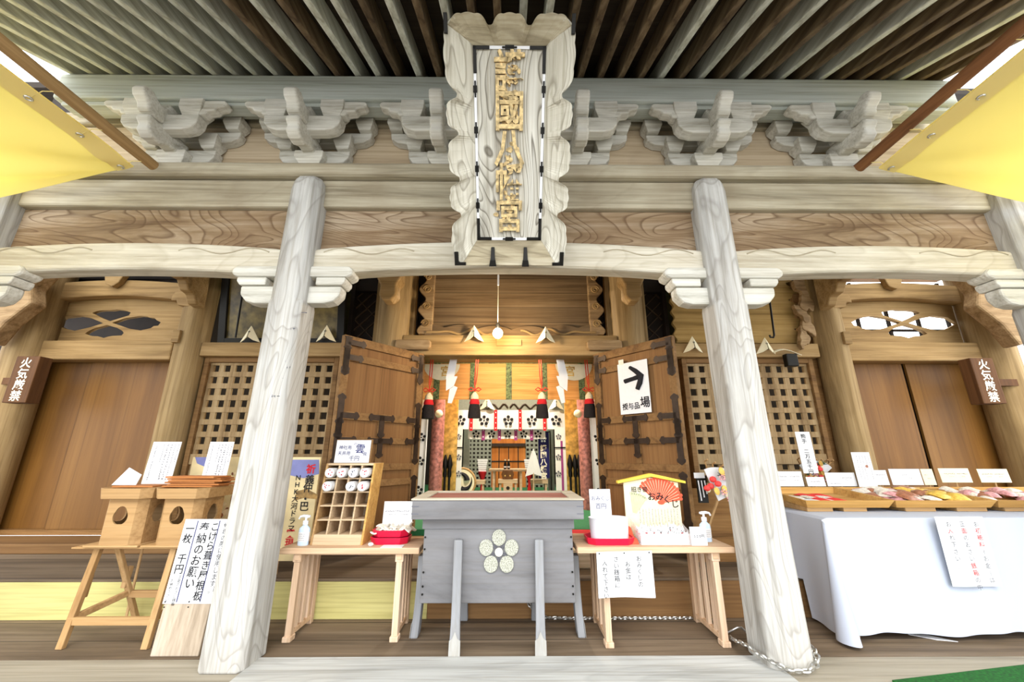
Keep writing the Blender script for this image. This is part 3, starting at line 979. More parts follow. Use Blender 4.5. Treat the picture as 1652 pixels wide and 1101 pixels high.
# bracket arms that pass through the pillars
def arm(x, label):
    t = thing('pillar_bracket_arm', (x, 3.07, 2.4), label, 'bracket')
    for sx in (-1, 1):
        def q(a, b): return (x + sx * a, b)
        P = [q(.09, 2.445), q(.28, 2.445), q(.35, 2.465), q(.40, 2.52), q(.405, 2.595), q(.09, 2.595)]
        MB().prism(P, 2.975, 3.10).build('arm', 'bracket', t, 0.018)
        P = [q(.20, 2.597), q(.41, 2.597), q(.435, 2.63), q(.435, 2.665), q(.20, 2.665)]
        MB().prism(P, 2.96, 3.12).build('bearing_block', 'bracket', t, 0.01)
        P = [q(.09, 2.668), q(.44, 2.668), q(.485, 2.69), q(.49, 2.73), q(.455, 2.765), q(.09, 2.765)]
        MB().prism(P, 2.955, 3.125).build('beam_end_carving', 'bracket', t, 0.02)
    return t
arm(-1.76, 'rounded bracket arm under the beams at the left pillar')
arm(1.76, 'rounded bracket arm under the beams at the right pillar')
arm(-4.42, 'rounded bracket arm at the far left outer pillar')
arm(4.42, 'rounded bracket arm at the far right outer pillar')

# rainbow beams
def rainbow(x0, x1, rise, label):
    n = 30; P = []; Q = []
    for i in range(n + 1):
        f = i / n; x = x0 + (x1 - x0) * f
        s = math.sin(PI * f)
        e = min(1, min(f, 1 - f) / .12)
        P.append((x, 2.675 + rise * (s ** .6) + .03 * (e - 1)))
        Q.append((x, 2.93 + rise * .85 * (s ** .8)))
    o = MB().prism(P + Q[::-1], 2.985, 3.155).build('rainbow_beam', 'beam', None, 0.03, seg=3)
    tag(o, label, 'beam')
    # carved wave line on the face near both ends
    mb = MB()
    for sx in (-1, 1):
        xe = x0 if sx < 0 else x1
        path = []
        for i in range(20):
            f = i / 19
            path.append((xe - sx * (.12 + .75 * f), 2.9865, 2.90 + .03 * math.sin(f * 9) + .05 * f * (1 - f)))
        mb.tube(path, .007, 5)
    build_each(mb, 1, 'carved_wave', 'tie', o)
    return o
def reparent(o, p):
    pass
rainbow(-1.66, 1.66, .10, 'whitened arched beam spanning between the two middle pillars under the plaque')
rainbow(-4.32, -1.87, .07, 'yellow-tinted arched beam left of the left pillar')
rainbow(1.87, 4.32, .07, 'yellow-tinted arched beam right of the right pillar')
for x0, x1, w in ((-1.66, 1.66, 'middle bay, behind the plaque'), (-4.32, -1.87, 'left bay, above the left arched beam'), (1.87, 4.32, 'right bay, above the right arched beam')):
    rr_ = .085 if w[0] == 'm' else .0595
    P = [(x0 + (x1 - x0) * i / 30, 2.932 + rr_ * (math.sin(PI * i / 30) ** .8)) for i in range(31)]
    tag(MB().prism(P + [(x1, 3.343), (x0, 3.343)], 3.06, 3.10).build('figured_board', 'figured', None), 'brown board with swirling grain in the ' + w, 'board')
    lab = {'m': 'upper grey tie beam between the middle pillars, behind the plaque', 'l': 'upper grey tie beam left of the left pillar', 'r': 'upper grey tie beam right of the right pillar'}[w[0]]
    tag(beam_box('tie_beam', x0, x1, 3.0, 3.16, 3.345, 3.615, 'tie', 0.02), lab, 'beam')
tag(beam_box('plate_rail', -4.7, 4.7, 2.93, 3.22, 3.62, 3.75, 'tie', 0.03), 'long flat rail lying across the pillar tops under the brackets', 'beam')
tag(beam_box('bracket_backboard', -4.3, 4.3, 3.12, 3.16, 3.75, 4.28, 'backboard', 0.0), 'long tan board behind the row of roof brackets', 'board')
tag(beam_box('through_beam', -4.3, 4.3, 3.08, 3.22, 4.285, 4.42, 'tie', 0.012), 'long thin beam on top of the tan board behind the brackets', 'beam')
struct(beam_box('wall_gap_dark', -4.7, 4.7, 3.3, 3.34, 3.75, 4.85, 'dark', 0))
pl = MB().box(-4.0, 4.0, 2.79, 3.03, 4.285, 4.555)
tag(pl.build('eave_purlin', 'purlin', None, 0.02), 'long grey-green beam carrying the rafters above the brackets', 'beam')
tag(beam_box('purlin_support', -3.95, 3.95, 2.83, 2.95, 4.245, 4.283, 'purlin', 0.006), 'thin grey beam under the rafter-carrying beam resting on the brackets', 'beam')

# ------------------------------------------------------------------ roof bracket clusters
def bracket(x, label):
    t = thing('roof_bracket', (x, 2.95, 3.75), label, 'bracket')
    def block(xc, yc, z, w, h, d, name='bearing_block'):
        mb = MB()
        b = [(xc - w * .34, yc - d * .34, z), (xc + w * .34, yc - d * .34, z), (xc + w * .34, yc + d * .34, z), (xc - w * .34, yc + d * .34, z)]
        m = [(xc - w / 2, yc - d / 2, z + h * .5), (xc + w / 2, yc - d / 2, z + h * .5), (xc + w / 2, yc + d / 2, z + h * .5), (xc - w / 2, yc + d / 2, z + h * .5)]
        tp = [(p[0], p[1], z + h) for p in m]
        mb.add(b + m + tp, [(0, 3, 2, 1), (0, 1, 5, 4), (1, 2, 6, 5), (2, 3, 7, 6), (3, 0, 4, 7), (4, 5, 9, 8), (5, 6, 10, 9), (6, 7, 11, 10), (7, 4, 8, 11), (8, 9, 10, 11)])
        return mb.build(name, 'bracket', t, 0.006)
    def hij(hw, y0, y1, z, h, name='bracket_arm'):
        P = [(x - hw * .62, z), (x + hw * .62, z), (x + hw * .86, z + h * .16), (x + hw * .98, z + h * .5), (x + hw, z + h), (x - hw, z + h), (x - hw * .98, z + h * .5), (x - hw * .86, z + h * .16)]
        return MB().prism(P, y0, y1).build(name, 'bracket', t, 0.01)
    block(x, 3.04, 3.75, .25, .12, .22, 'base_block')
    hij(.32, 3.02, 3.118, 3.80, .14)
    for d in (-.26, .26): block(x + d, 3.04, 3.94, .16, .14, .15)
    hij(.50, 3.03, 3.118, 4.03, .12)
    for d in (-.44, .44): block(x + d, 3.04, 4.15, .16, .13, .15)
    # front arm carried by the lower nose
    hij(.33, 2.76, 2.87, 3.93, .15)
    for d in (-.24, .24): block(x + d, 2.83, 4.08, .20, .165, .16)
    # beast-nose beam ends on both sides
    for s in (-1, 1):
        P = [(x + s * .26, 4.09), (x + s * .36, 4.10), (x + s * .37, 4.13), (x + s * .44, 4.14), (x + s * .45, 4.165), (x + s * .51, 4.185), (x + s * .535, 4.215), (x + s * .515, 4.243), (x + s * .26, 4.243)]
        MB().prism(P, 2.77, 2.86).build('carved_end', 'bracket', t, 0.014)
    # two noses pointing at the viewer
    P = [(3.05, 3.84), (2.86, 3.84), (2.78, 3.79), (2.70, 3.79), (2.65, 3.83), (2.66, 3.88), (2.62, 3.92), (2.64, 3.965), (2.72, 3.96), (2.78, 3.99), (3.05, 3.99)]
    MB().prism(P, x - .055, x + .055, 'yz').build('lower_nose', 'bracket', t, 0.02, seg=3)
    P = [(3.0, 3.99), (2.78, 3.98), (2.68, 3.965), (2.61, 3.99), (2.60, 4.04), (2.55, 4.07), (2.53, 4.12), (2.56, 4.165), (2.62, 4.17), (2.67, 4.13), (2.73, 4.12), (2.78, 4.20), (3.0, 4.20)]
    MB().prism(P, x - .055, x + .055, 'yz').build('upper_nose', 'bracket', t, 0.02, seg=3)
    return t
B0 = bracket(-2.98, 'far left roof bracket with carved noses, next to the left tarpaulin')
for x, lab in ((-1.77, 'roof bracket with carved noses directly above the left pillar'),
               (-.60, 'roof bracket half hidden by the left edge of the plaque'),
               (.60, 'roof bracket half hidden by the right edge of the plaque'),
               (1.77, 'roof bracket with carved noses directly above the right pillar'),
               (2.98, 'far right roof bracket with carved noses, next to the right tarpaulin')):
    dup(B0, (x, 2.95, 3.75), lab)

# ------------------------------------------------------------------ tarpaulins and their poles
def tarp(sx):
    side = 'left' if sx < 0 else 'right'
    A = at(236, 258, 2.86) if sx < 0 else at(1398, 260, 2.86)
    if sx < 0: B = Vector((A.x - .02, 1.2, A.z + .02))
    else: B = Vector((A.x + .06, 1.2, A.z + .12))
    d = (A - B)
    pm = 'pole' if sx < 0 else 'poledark'
    o = MB().tube([A + d * .06, B], .045, 12).build('tarpaulin_pole', pm, None, smooth=True)
    tag(o, '%s wooden pole along the upper edge of the %s yellow tarpaulin' % ('pale' if sx < 0 else 'brown', side), 'pole')
    t = thing('tarpaulin', (A.x + sx * 1.5, 2, A.z - .7), 'yellow tarpaulin awning hung from the pole on the %s side of the porch' % side, 'tarpaulin')
    wid, drop = 3.2, 1.05
    def fn(u, v):
        p = A.lerp(B, u) + Vector((sx * .11, .02, -.05))
        x = p.x + sx * wid * v
        z = p.z - drop * (v ** .92)
        # folds that fan out of the corner at the pillar
        corner = math.exp(-(u * 3.0)) * math.exp(-v * .8)
        z += .035 * math.sin(11 * math.atan2(v + .02, u + .02)) * corner * min(1, (u + v) * 4) * (1 if sx < 0 else .5)
        z -= .10 * math.sin(PI * min(1, v)) * (u * .8 + .25)
        y = p.y - .10 * math.sin(PI * min(1, v)) * (1 - u)
        return (x, y, z)
    MB().sheet(fn, 36, 40, .004 if sx < 0 else -.004).build('canvas', 'tarp', t, smooth=True)
    # hem along the pole
    MB().sheet(lambda u, v: (Vector(fn(u, v * .035)) + Vector((0, 0, -.008))), 36, 2, .004).build('hem', 'tarpedge', t, smooth=True)
    mb = MB(); m2 = MB()
    for u in (.02, .22, .42, .62, .82):
        p = Vector(fn(u, .02)) + Vector((0, 0, -.012))
        mb.tube([p + Vector((.02 * math.cos(q), .02 * math.sin(q), 0)) for q in [2 * PI * k / 12 for k in range(12)]], .006, 6, True)
        pp = A.lerp(B, u)
        m2.tube([p, (p + pp) / 2 + Vector((0, 0, .01)), pp + Vector((0, 0, -.045))], .003, 5)
    build_each(mb, 1, 'grommet', 'steel', t)
    build_each(m2, 1, 'lashing', 'tarpedge', t)
tarp(-1)
tarp(1)

# ------------------------------------------------------------------ shrine name plaque
PB = Vector((0.0, 2.86, 2.755)); PT = Vector((0.0, 1.965, 4.045))
pu = Vector((1, 0, 0)); pw = Vector((0, 0, 1))
PH = (PT - PB).length
def pp(a, b, c=0.0): return PB + Vector((a, -c, b))
t = thing('name_plaque', PB, 'tall tilted wooden name plaque with scalloped frame hanging under the eaves', 'plaque')
t.rotation_euler = (math.atan2(PB.y - PT.y, PT.z - PB.z), 0, 0)
IW, I0, I1 = .245, .17, PH - .135
MB().hexa([pp(-IW - .02, I0 - .02, -.02), pp(IW + .02, I0 - .02, -.02), pp(IW + .02, I0 - .02, .015), pp(-IW - .02, I0 - .02, .015)],
          [pp(-IW - .02, I1 + .02, -.02), pp(IW + .02, I1 + .02, -.02), pp(IW + .02, I1 + .02, .015), pp(-IW - .02, I1 + .02, .015)]).build('panel', 'plaque', t)
def frame_piece(outer, inner, mat):
    """strip between matching outer and inner outlines, rising towards the outer edge"""
    n = len(outer); vs = []; fs = []
    for (a, b), (c, d) in zip(outer, inner):
        vs += [pp(a, b, .115), pp(c, d, .02), pp(c, d, -.02), pp(a, b, .06)]
    for i in range(n - 1):
        for k in range(4):
            k2 = (k + 1) % 4
            fs.append((i * 4 + k, i * 4 + k2, (i + 1) * 4 + k2, (i + 1) * 4 + k))
    fs.append((0, 1, 2, 3)); m = (n - 1) * 4; fs.append((m + 3, m + 2, m + 1, m))
    MB().add(vs, fs).build('scalloped_frame', mat, t, 0.006)
def bumps(f, edges, amp):
    for e0, e1 in edges:
        if e0 <= f <= e1:
            g = (f - e0) / (e1 - e0)
            return amp * (1 - abs(2 * g - 1) ** 4) + amp * .13 * abs(math.sin(g * PI * 3))
    return 0
ED = [(0, .215), (.235, .37), (.39, .56), (.58, .71), (.73, 1.0)]
for sx in (-1, 1):
    n = 110; O = []; I = []
    for i in range(n + 1):
        f = i / n
        O.append((sx * (.355 + bumps(f, ED, .07)), f * PH))
        I.append((sx * IW, I0 + (I1 - I0) * f))
    frame_piece(O, I, 'plaqueframe')
for top in (0, 1):
    n = 80; O = []; I = []
    for i in range(n + 1):
        f = i / n
        if top: o = PH - .05 + bumps(f, [(0.01, .32), (.36, .64), (.68, .99)], .06)
        else: o = .0 - .0 - bumps(f, [(0.0, .33), (.34, .66), (.67, 1.0)], .012)
        O.append((-.40 + .80 * f, o)); I.append((-IW + 2 * IW * f, I1 if top else I0))
    frame_piece(O, I, 'plaqueframeh')
# metal border and fittings
mb = MB()
for a0, a1, b0, b1 in ((-IW, -IW + .018, I0, I1), (IW - .018, IW, I0, I1), (-IW, IW, I0, I0 + .018), (-IW, IW, I1 - .018, I1)):
    mb.hexa([pp(a0, b0, .015), pp(a1, b0, .015), pp(a1, b1, .015), pp(a0, b1, .015)], [pp(a0, b0, .024), pp(a1, b0, .024), pp(a1, b1, .024), pp(a0, b1, .024)])
build_each(mb, 1, 'inlay_strip', 'paper', t)
mb = MB()
def plate(a0, a1, b0, b1, c=.024, h=.005):
    mb.hexa([pp(a0, b0, c), pp(a1, b0, c), pp(a1, b1, c), pp(a0, b1, c)], [pp(a0, b0, c + h), pp(a1, b0, c + h), pp(a1, b1, c + h), pp(a0, b1, c + h)])
for sa in (-1, 1):
    for b, d in ((I0, 1), (I1, -1)):
        a = sa * IW
        plate(min(a, a - sa * .022), max(a, a - sa * .022), min(b, b + d * .16), max(b, b + d * .16))
        plate(min(a, a - sa * .11), max(a, a - sa * .11), min(b, b + d * .022), max(b, b + d * .022))
    for k in range(4):
        b = I0 + (I1 - I0) * (k + 1) / 5
        a = sa * (IW - .009)
        plate(a - .014, a + .014, b - .022, b + .022)
        plate(a - .006, a + .006, b - .05, b + .05)
for b in (I0 + .009, I1 - .009):
    plate(-.05, .05, b - .006, b + .006); plate(-.03, .03, b - .014, b + .014)
for sa in (-1, 1):
    plate(sa * .40 - .015, sa * .40 + .015, 0.0, .09, .105, .02)
    plate(min(sa * .415, sa * .33), max(sa * .415, sa * .33), -.012, .012, .105, .02)
    plate(sa * .41 - .012, sa * .41 + .012, PH - .10, PH + .01, .105, .02)
build_each(mb, 1, 'metal_fitting', 'blackmetal', t, 0.002)
mb = MB()
for sa in (-1, 1):
    a = sa * .125
    mb.hexa([pp(a - .018, .02, .10), pp(a + .018, .02, .10), pp(a + .018, .02, .12), pp(a - .018, .02, .12)],
            [pp(a - .012, .12, .05), pp(a + .012, .12, .05), pp(a + .012, .12, .07), pp(a - .012, .12, .07)])
    mb.hexa([pp(a - .028, -.02, .10), pp(a + .028, -.02, .10), pp(a + .028, -.02, .13), pp(a - .028, -.02, .13)],
            [pp(a - .02, .03, .095), pp(a + .02, .03, .095), pp(a + .02, .03, .125), pp(a - .02, .03, .125)])
build_each(mb, 2, 'hanging_strap', 'blackmetal', t, 0.003)
mb = MB()
for i, ch in enumerate('護國八幡宮'):
    put_char(mb, ch, pp(0, I1 - .15 - i * .232, .018), pu, pw, .265, bold=.02, th=.022, sx=.82)
mb.build('gilt_characters', 'goldpaint', t)
mb = MB()
for sa in (-1, 1):
    mb.hexa([pp(sa * .2 - .012, .05, -.17), pp(sa * .2 + .012, .05, -.17), pp(sa * .2 + .012, .05, .03), pp(sa * .2 - .012, .05, .03)],
            [pp(sa * .2 - .012, .075, -.17), pp(sa * .2 + .012, .075, -.17), pp(sa * .2 + .012, .075, .03), pp(sa * .2 - .012, .075, .03)])
build_each(mb, 1, 'support_hook', 'blackmetal', t)
# ragged remains of gilding around the characters
mb = MB()
for i in range(70):
    b = random.uniform(I0 + .10, I1 - .08); a = random.gauss(0, .045)
    a = max(-.10, min(.10, a)); r = random.uniform(.008, .024)
    n = 7
    pts = [(a + r * random.uniform(.5, 1.2) * math.cos(2 * PI * k / n), b + r * random.uniform(.5, 1.2) * math.sin(2 * PI * k / n)) for k in range(n)]
    h = random.uniform(.018, .032)
    vs = [pp(x, y, .014) for x, y in pts] + [pp(x, y, h) for x, y in pts]
    mb.add(vs, [tuple(range(n))[::-1], tuple(range(n, 2 * n))] + [(k, (k + 1) % n, (k + 1) % n + n, k + n) for k in range(n)])
mb.build('gilt_flakes', 'goldpaint', t)['kind'] = 'stuff'

# ------------------------------------------------------------------ doors that stand open
def leaf(sx, n):
    side = 'left' if sx < 0 else 'right'
    h0 = Vector((sx * 1.115, 4.90, .45))
    tip = Vector((sx * 1.76, 4.03, .45))
    ax = (tip - h0); Wd = ax.length; ax.normalize()
    nrm = Vector((-ax.y * sx, ax.x * sx, 0)) * (-1)     # inner face towards the viewer
    if nrm.y > 0: nrm = -nrm
    def Q(u, z, d): return h0 + ax * u + Vector((0, 0, z)) + nrm * d
    root = bpy.data.objects.new('door_%d' % n, None); COL.objects.link(root)
    root.location = h0; WORLDLOC[root.name] = h0
    struct(root, '%s shrine door leaf standing open with iron corner fittings' % side)
    H = 2.02
    def part(name, mat, u0, u1, z0, z1, d0, d1, bev=.004):
        mb = MB().hexa([Q(u0, z0, d0), Q(u1, z0, d0), Q(u1, z0, d1), Q(u0, z0, d1)], [Q(u0, z1, d0), Q(u1, z1, d0), Q(u1, z1, d1), Q(u0, z1, d1)])
        return mb.build(name, mat, root, bev)
    st = .085
    part('stile', 'door', 0, st, 0, H + .02, 0, .06)
    part('stile', 'door', Wd - st, Wd, 0, H + .02, 0, .06)
    rails = [(0, .10), (.50, .57), (.66, .73), (.935, 1.00), (1.17, 1.25), (1.775, 1.85), (H - .075, H + .02)]
    for a, b in rails: part('rail', 'door', st, Wd - st, a, b, .004, .058)
    um = Wd / 2
    for a, b in ((.10, .50), (.57, .66), (.73, .935), (1.0, 1.17)):
        part('muntin', 'door', um - .035, um + .035, a, b, .004, .054)
    for a, b in zip(rails[:-1], rails[1:]):
        part('panel', 'doorpanel', st - .01, Wd - st + .01, a[1] - .01, b[0] + .01, .015, .032, 0)
    # iron fittings: corner straps and T plates with pointed ends
    def plate(u, z, arms):
        mb = MB()
        def strip(u0, z0, u1, z1, w):
            d = Vector((u1 - u0, z1 - z0)); L_ = d.length; d.normalize(); p = Vector((-d.y, d.x))
            pts = [(0, -w), (L_ * .72, -w), (L_ * .78, -w * 1.5), (L_ * .88, -w * 1.35), (L_, 0), (L_ * .88, w * 1.35), (L_ * .78, w * 1.5), (L_ * .72, w), (0, w)]
            vs = []
            for s_, q in pts: vs.append(Q(u0 + d.x * s_ + p.x * q, z0 + d.y * s_ + p.y * q, .059))
            for s_, q in pts: vs.append(Q(u0 + d.x * s_ + p.x * q, z0 + d.y * s_ + p.y * q, .067))
            m_ = len(pts)
            mb.add(vs, [tuple(range(m_))[::-1], tuple(range(m_, 2 * m_))] + [(k, (k + 1) % m_, (k + 1) % m_ + m_, k + m_) for k in range(m_)])
        for du, dz in arms:
            w = .028 if abs(du) > abs(dz) else .032
            strip(u, z, u + du, z + dz, w)
        mb.build('iron_fitting', 'iron', root)
    e0, e1 = .042, Wd - .042
    plate(e0, 1.96, [(.16, 0), (0, -.32), (0, .06)]); plate(e1, 1.97, [(-.22, 0), (0, -.36), (0, .06)])
    plate(e0, 1.81, [(.15, 0), (0, .12)]); plate(e1, 1.81, [(-.20, 0), (0, .12), (0, -.2)])
    for z in (1.21, .967):
        plate(e0, z, [(.17, 0), (0, .22), (0, -.26)]); plate(e1, z, [(-.22, 0), (0, .22), (0, -.24)])
        plate(um, z, [(-.17, 0), (.17, 0), (0, -.22 if z > 1 else -.18), (0, .03)])
    plate(e0, .40, [(0, .2), (0, -.2)]); plate(e1, .45, [(0, .22), (0, -.3)])
    return Q, Wd
leaf(-1, 1)
Q, Wd = leaf(1, 2)
# arrow sign taped to the right door leaf
p0 = Q(.37, 1.26, .072)
axd = (Q(1, 0, 0) - Q(0, 0, 0)).normalized()
rt = axd; up = Vector((0, 0, 1))
t = thing('paper_sign', p0, 'white paper sign with a bold black arrow taped to the right door leaf', 'sign')
SW, SH = .40, .58
nm = rt.cross(up)
def S(a, b, c=0.0): return p0 + rt * a + up * b + nm * c
MB().hexa([S(0, 0), S(SW, 0), S(SW, 0, .003), S(0, 0, .003)], [S(0, SH), S(SW, SH), S(SW, SH, .003), S(0, SH, .003)]).build('sheet', 'paper', t)
mb = MB()
mb.tube([S(.09, .37, .004), S(.20, .385, .004), S(.30, .40, .004)], [.026, .024, .028], 8)
mb.tube([S(.17, .52, .004), S(.24, .47, .004), S(.315, .40, .004), S(.29, .33, .004), S(.25, .26, .004)], [.02, .028, .034, .032, .026], 8)
mb.build('arrow', 'ink', t)
mb = MB()
htext(mb, '授与品', S(.03, .085, .004), rt, up, .078, bold=.02, jit=.08)
htext(mb, '場', S(.27, .115, .004), rt, up, .125, bold=.02)
mb.build('lettering', 'ink', t)
MB().hexa([S(.02, SH - .01, .003), S(.09, SH - .01, .003), S(.09, SH - .01, .0045), S(.02, SH - .01, .0045)], [S(.02, SH + .05, .003), S(.09, SH + .05, .003), S(.09, SH + .05, .0045), S(.02, SH + .05, .0045)]).build('tape', 'whitewood', t)

# fire warning boards on both outer columns
for sx in (-1, 1):
    if sx < 0: a, b, c, d = at(24, 572, 4.55), at(66, 576, 4.55), at(0, 650, 4.55), at(45, 651, 4.55)
    else: a, b, c, d = at(1568, 577, 4.55), at(1606, 577, 4.55), at(1582, 652, 4.55), at(1613, 652, 4.55)
    x0, x1 = min(a.x, c.x) , max(b.x, d.x)
    xm = (x0 + x1) / 2; hw = .135
    z1 = at(100, 575, 4.55).z; z0 = at(100, 650, 4.55).z
    t = thing('warning_board', (xm, 4.6, z0), 'dark wooden fire warning board with white characters at the far %s' % ('left' if sx < 0 else 'right'), 'sign')
    MB().box(xm - hw, xm + hw, 4.55, 4.69, z0, z1).build('board', 'signwood', t, 0.008)
    xe = -6.05 if sx < 0 else 6.2
    MB().box(min(xm, xe), max(xm, xe), 4.69, 4.74, (z0 + z1) / 2 - .04, (z0 + z1) / 2 + .04).build('hanging_batten', 'signwood', t)
    mb = MB()
    vtext(mb, '火気厳禁', (xm, 4.548, z1 - .015), (1, 0, 0), (0, 0, 1), (z1 - z0 - .03) / 4, bold=.014)
    mb.build('lettering', 'letterwhite', t)

# folded white paper ornaments along the lintels
def fold(p, s, label, grp):
    t = thing('folded_paper', p, label, 'paper ornament', grp)
    x, y, z = p
    mb = MB()
    for k in (-1, 1):
        A = (x, y - .05, z + .20 * s); B = (x + k * .13 * s, y - .02, z - .02 * s); C = (x + k * .06 * s, y - .06, z + .0 * s); D = (x + k * .008 * s, y - .09, z + .035 * s)
        f = [A, D, C, B]; g = [(q[0], q[1] + .012, q[2]) for q in f]
        mb.hexa(f, g)
    mb.build('wings', 'cream', t)
    m2 = MB().box(x - .012 * s, x + .012 * s, y - .07, y - .045, z + .03 * s, z + .12 * s)
    m2.build('peg', 'blackmetal', t)
for u, v, Y, lab in ((765, 550, 4.83, 'white folded paper left of the hanging bulb on the doorway lintel'), (880, 552, 4.83, 'white folded paper right of the hanging bulb on the doorway lintel'),
                (405, 551, 4.83, 'white folded paper left of the left pillar on the lattice rail'), (527, 550, 4.83, 'white folded paper between the left pillar and the left door leaf'),
                (1117, 568, 4.83, 'folded paper between the right door leaf and the right pillar'), (1234, 570, 4.83, 'folded paper right of the right pillar on the lattice rail')):
    fold(at(u, v, Y), .95, lab, None)
# torn paper with a dark clamp near the right column
p = at(1275, 574, 4.8)
t = thing('iron_clamp', p, 'dark iron clamp with a torn paper strip at the corner of the right lattice', 'clamp')
MB().box(p.x - .07, p.x + .07, 4.77, 4.85, p.z - .14, p.z + .02).build('clamp', 'blackmetal', t, 0.01)
MB().sheet(lambda u, v: (p.x - .22 + .34 * u, 4.76 + .05 * v, p.z + .03 + .04 * math.sin(u * 4) + .02 * v), 8, 2, .006).build('paper_strip', 'cream', t)

# ------------------------------------------------------------------ hanging bulb
p = at(803, 538, 4.55)
t = thing('hanging_bulb', p, 'bare glowing light bulb hanging on a cord in front of the doorway', 'lamp')
ob = MB().ball(p, .058, 18, (1, 1, 1.12)).build('bulb', 'bulb', t, smooth=True)
MB().lathe([(.018, .045), (.024, .06), (.024, .12), (.012, .13)], p, 14).build('socket', 'blackmetal', t, smooth=True)
MB().tube([p + Vector((0, 0, .12)), Vector((p.x, 4.55, 5.40))], .005, 6).build('cord', 'cream', t)
MB().tube([Vector((p.x, 4.55, p.z + .62)), Vector((p.x, 4.55, p.z + .76))], .012, 8).build('cord_adjuster', 'white', t)
ld = bpy.data.lights.new('bulb_light', 'POINT'); ld.energy = 38; ld.color = (1, .82, .58); ld.shadow_soft_size = .06
lo = bpy.data.objects.new('bulb_light', ld); COL.objects.link(lo); lo.location = p + Vector((0, -.09, 0))

# ------------------------------------------------------------------ inside the hall
# unseen ceiling lamps, added to light the hall
for i, (x, y, e) in enumerate(((0, 6.2, 110), (0, 8.0, 120), (0, 9.9, 50))):
    t = thing('hall_fill_lamp', (x, y, 3.7), 'unseen round ceiling lamp added to light the hall' , 'lamp', 'added ceiling lamps inside the hall')
    MB().lathe([(.16, 0), (.18, .03), (.18, .08), (.05, .1)], (x, y, 3.695), 20).build('fill_lamp_shade', 'bulb' if False else 'white', t, smooth=True)
    ld = bpy.data.lights.new('hall_fill_light', 'AREA'); ld.shape = 'DISK'; ld.size = .4; ld.energy = e; ld.color = (1, .90, .74)
    lo = bpy.data.objects.new('hall_fill_light', ld); COL.objects.link(lo); lo.location = (x, y, 3.68)

# bamboo blind with green brocade borders and two gilt crests
YB = 5.55
a = at(690, 578, YB); b = at(957, 645, YB)
bx0, bx1, bz0, bz1 = a.x - .1, b.x + .1, b.z, 2.66
t = thing('bamboo_blind', ((bx0 + bx1) / 2, YB, bz0), 'orange bamboo blind with green brocade bands just inside the doorway', 'blind')
MB().box(bx0, bx1, YB, YB + .02, bz0, bz1).build('slat_sheet', 'orangeblind', t)
mb = MB()
zt = at(820, 587, YB).z
mb.box(bx0, bx1, YB - .006, YB, zt, bz1)
for u in (705, 763, 821, 878, 938):
    x = at(u, 610, YB).x
    mb.box(x - .042, x + .042, YB - .006, YB, bz0, zt)
build_each(mb, 1, 'brocade_band', 'greenbrocade', t)
mb = MB(); m2 = MB()
for u0, u1, ch in ((684, 742, '宮'), (896, 955, '宮')):
    c = at((u0 + u1) / 2, 588, YB - .007)
    r = (at(u1, 588, YB).x - at(u0, 588, YB).x) / 2
    n = 20
    pts = [(c.x + r * math.cos(PI + PI * k / n), c.z + r * .9 * math.sin(PI + PI * k / n)) for k in range(n + 1)]
    mb.prism(pts, YB - .010, YB - .006)
    put_char(m2, ch, (c.x + (.06 if u0 < 800 else -.06), YB - .012, c.z - .10), (1, 0, 0), (0, 0, 1), .16, bold=.02)
build_each(mb, 1, 'gilt_disc', 'cream', t)
build_each(m2, 1, 'disc_character', 'gold', t)

o = MB().box(-1.35, 1.4, 5.125, 5.545, 2.532, 2.56).build('hanging_board', 'lintel', None)
tag(o, 'board behind the doorway lintel from which the tassels and streamers hang', 'board')
t = thing('blind_fill_strip', (0, 5.2, 2.51), 'added unseen light strip behind the doorway lintel, brightening the blind', 'lamp')  # unseen source added to brighten the front of the blind
MB().box(-.6, .6, 5.15, 5.2, 2.505, 2.531).build('fill_strip_housing', 'white', t)
ld = bpy.data.lights.new('blind_fill_light', 'AREA'); ld.shape = 'RECTANGLE'; ld.size = 1.2; ld.size_y = .03; ld.energy = 3; ld.color = (1, .9, .72)
lo = bpy.data.objects.new('blind_fill_light', ld); COL.objects.link(lo); lo.location = (0, 5.21, 2.50); lo.rotation_euler = (R(55), 0, 0)
# tassels
def tassel(u, v0, v1, ur, Y, label):
    a = at(u, v0, Y); b = at(u, v1, Y)
    x, h = a.x, a.z - b.z
    t = thing('hanging_tassel', (x, Y, b.z), label, 'tassel')
    MB().lathe([(.03, h * .62), (.055, h * .72), (.05, h * .86), (.02, h * .98), (.012, h)], (x, Y, b.z), 16).build('cream_head', 'creamthread', t, smooth=True)
    MB().lathe([(.062, h * .50), (.068, h * .58), (.06, h * .66), (.055, h * .72)], (x, Y, b.z), 16).build('red_band', 'redcloth', t, smooth=True)
    MB().lathe([(.085, 0), (.082, h * .2), (.072, h * .42), (.064, h * .52)], (x, Y, b.z), 18).build('black_fringe', 'blackthread', t, smooth=True)
    xr = at(ur, 580, Y).x
    mb = MB()
    zt = 2.531
    for d in (-.014, .014):
        mb.tube([(x + d * .6, Y, b.z + h + .10), ((x + xr) / 2 + d, Y, (b.z + h + zt) / 2), (xr + d, Y, zt)], .007, 6)
    mb.tube([(x, Y, b.z + h), (x, Y, b.z + h + .10)], .008, 6)
    for s in (-1, 1):
        mb.tube([(x, Y - .01, b.z + h + .03), (x + s * .05, Y - .015, b.z + h + .06), (x + s * .085, Y - .01, b.z + h + .035), (x + s * .05, Y - .012, b.z + h + .01), (x, Y - .01, b.z + h + .03)], .008, 6)
    mb.build('red_cord', 'redcord', t)
tassel(692.5, 634, 676, 697, 5.3, 'black red and cream tassel nearest the left door leaf')
tassel(766, 633, 675, 770, 5.3, 'black red and cream tassel second from the left door leaf')
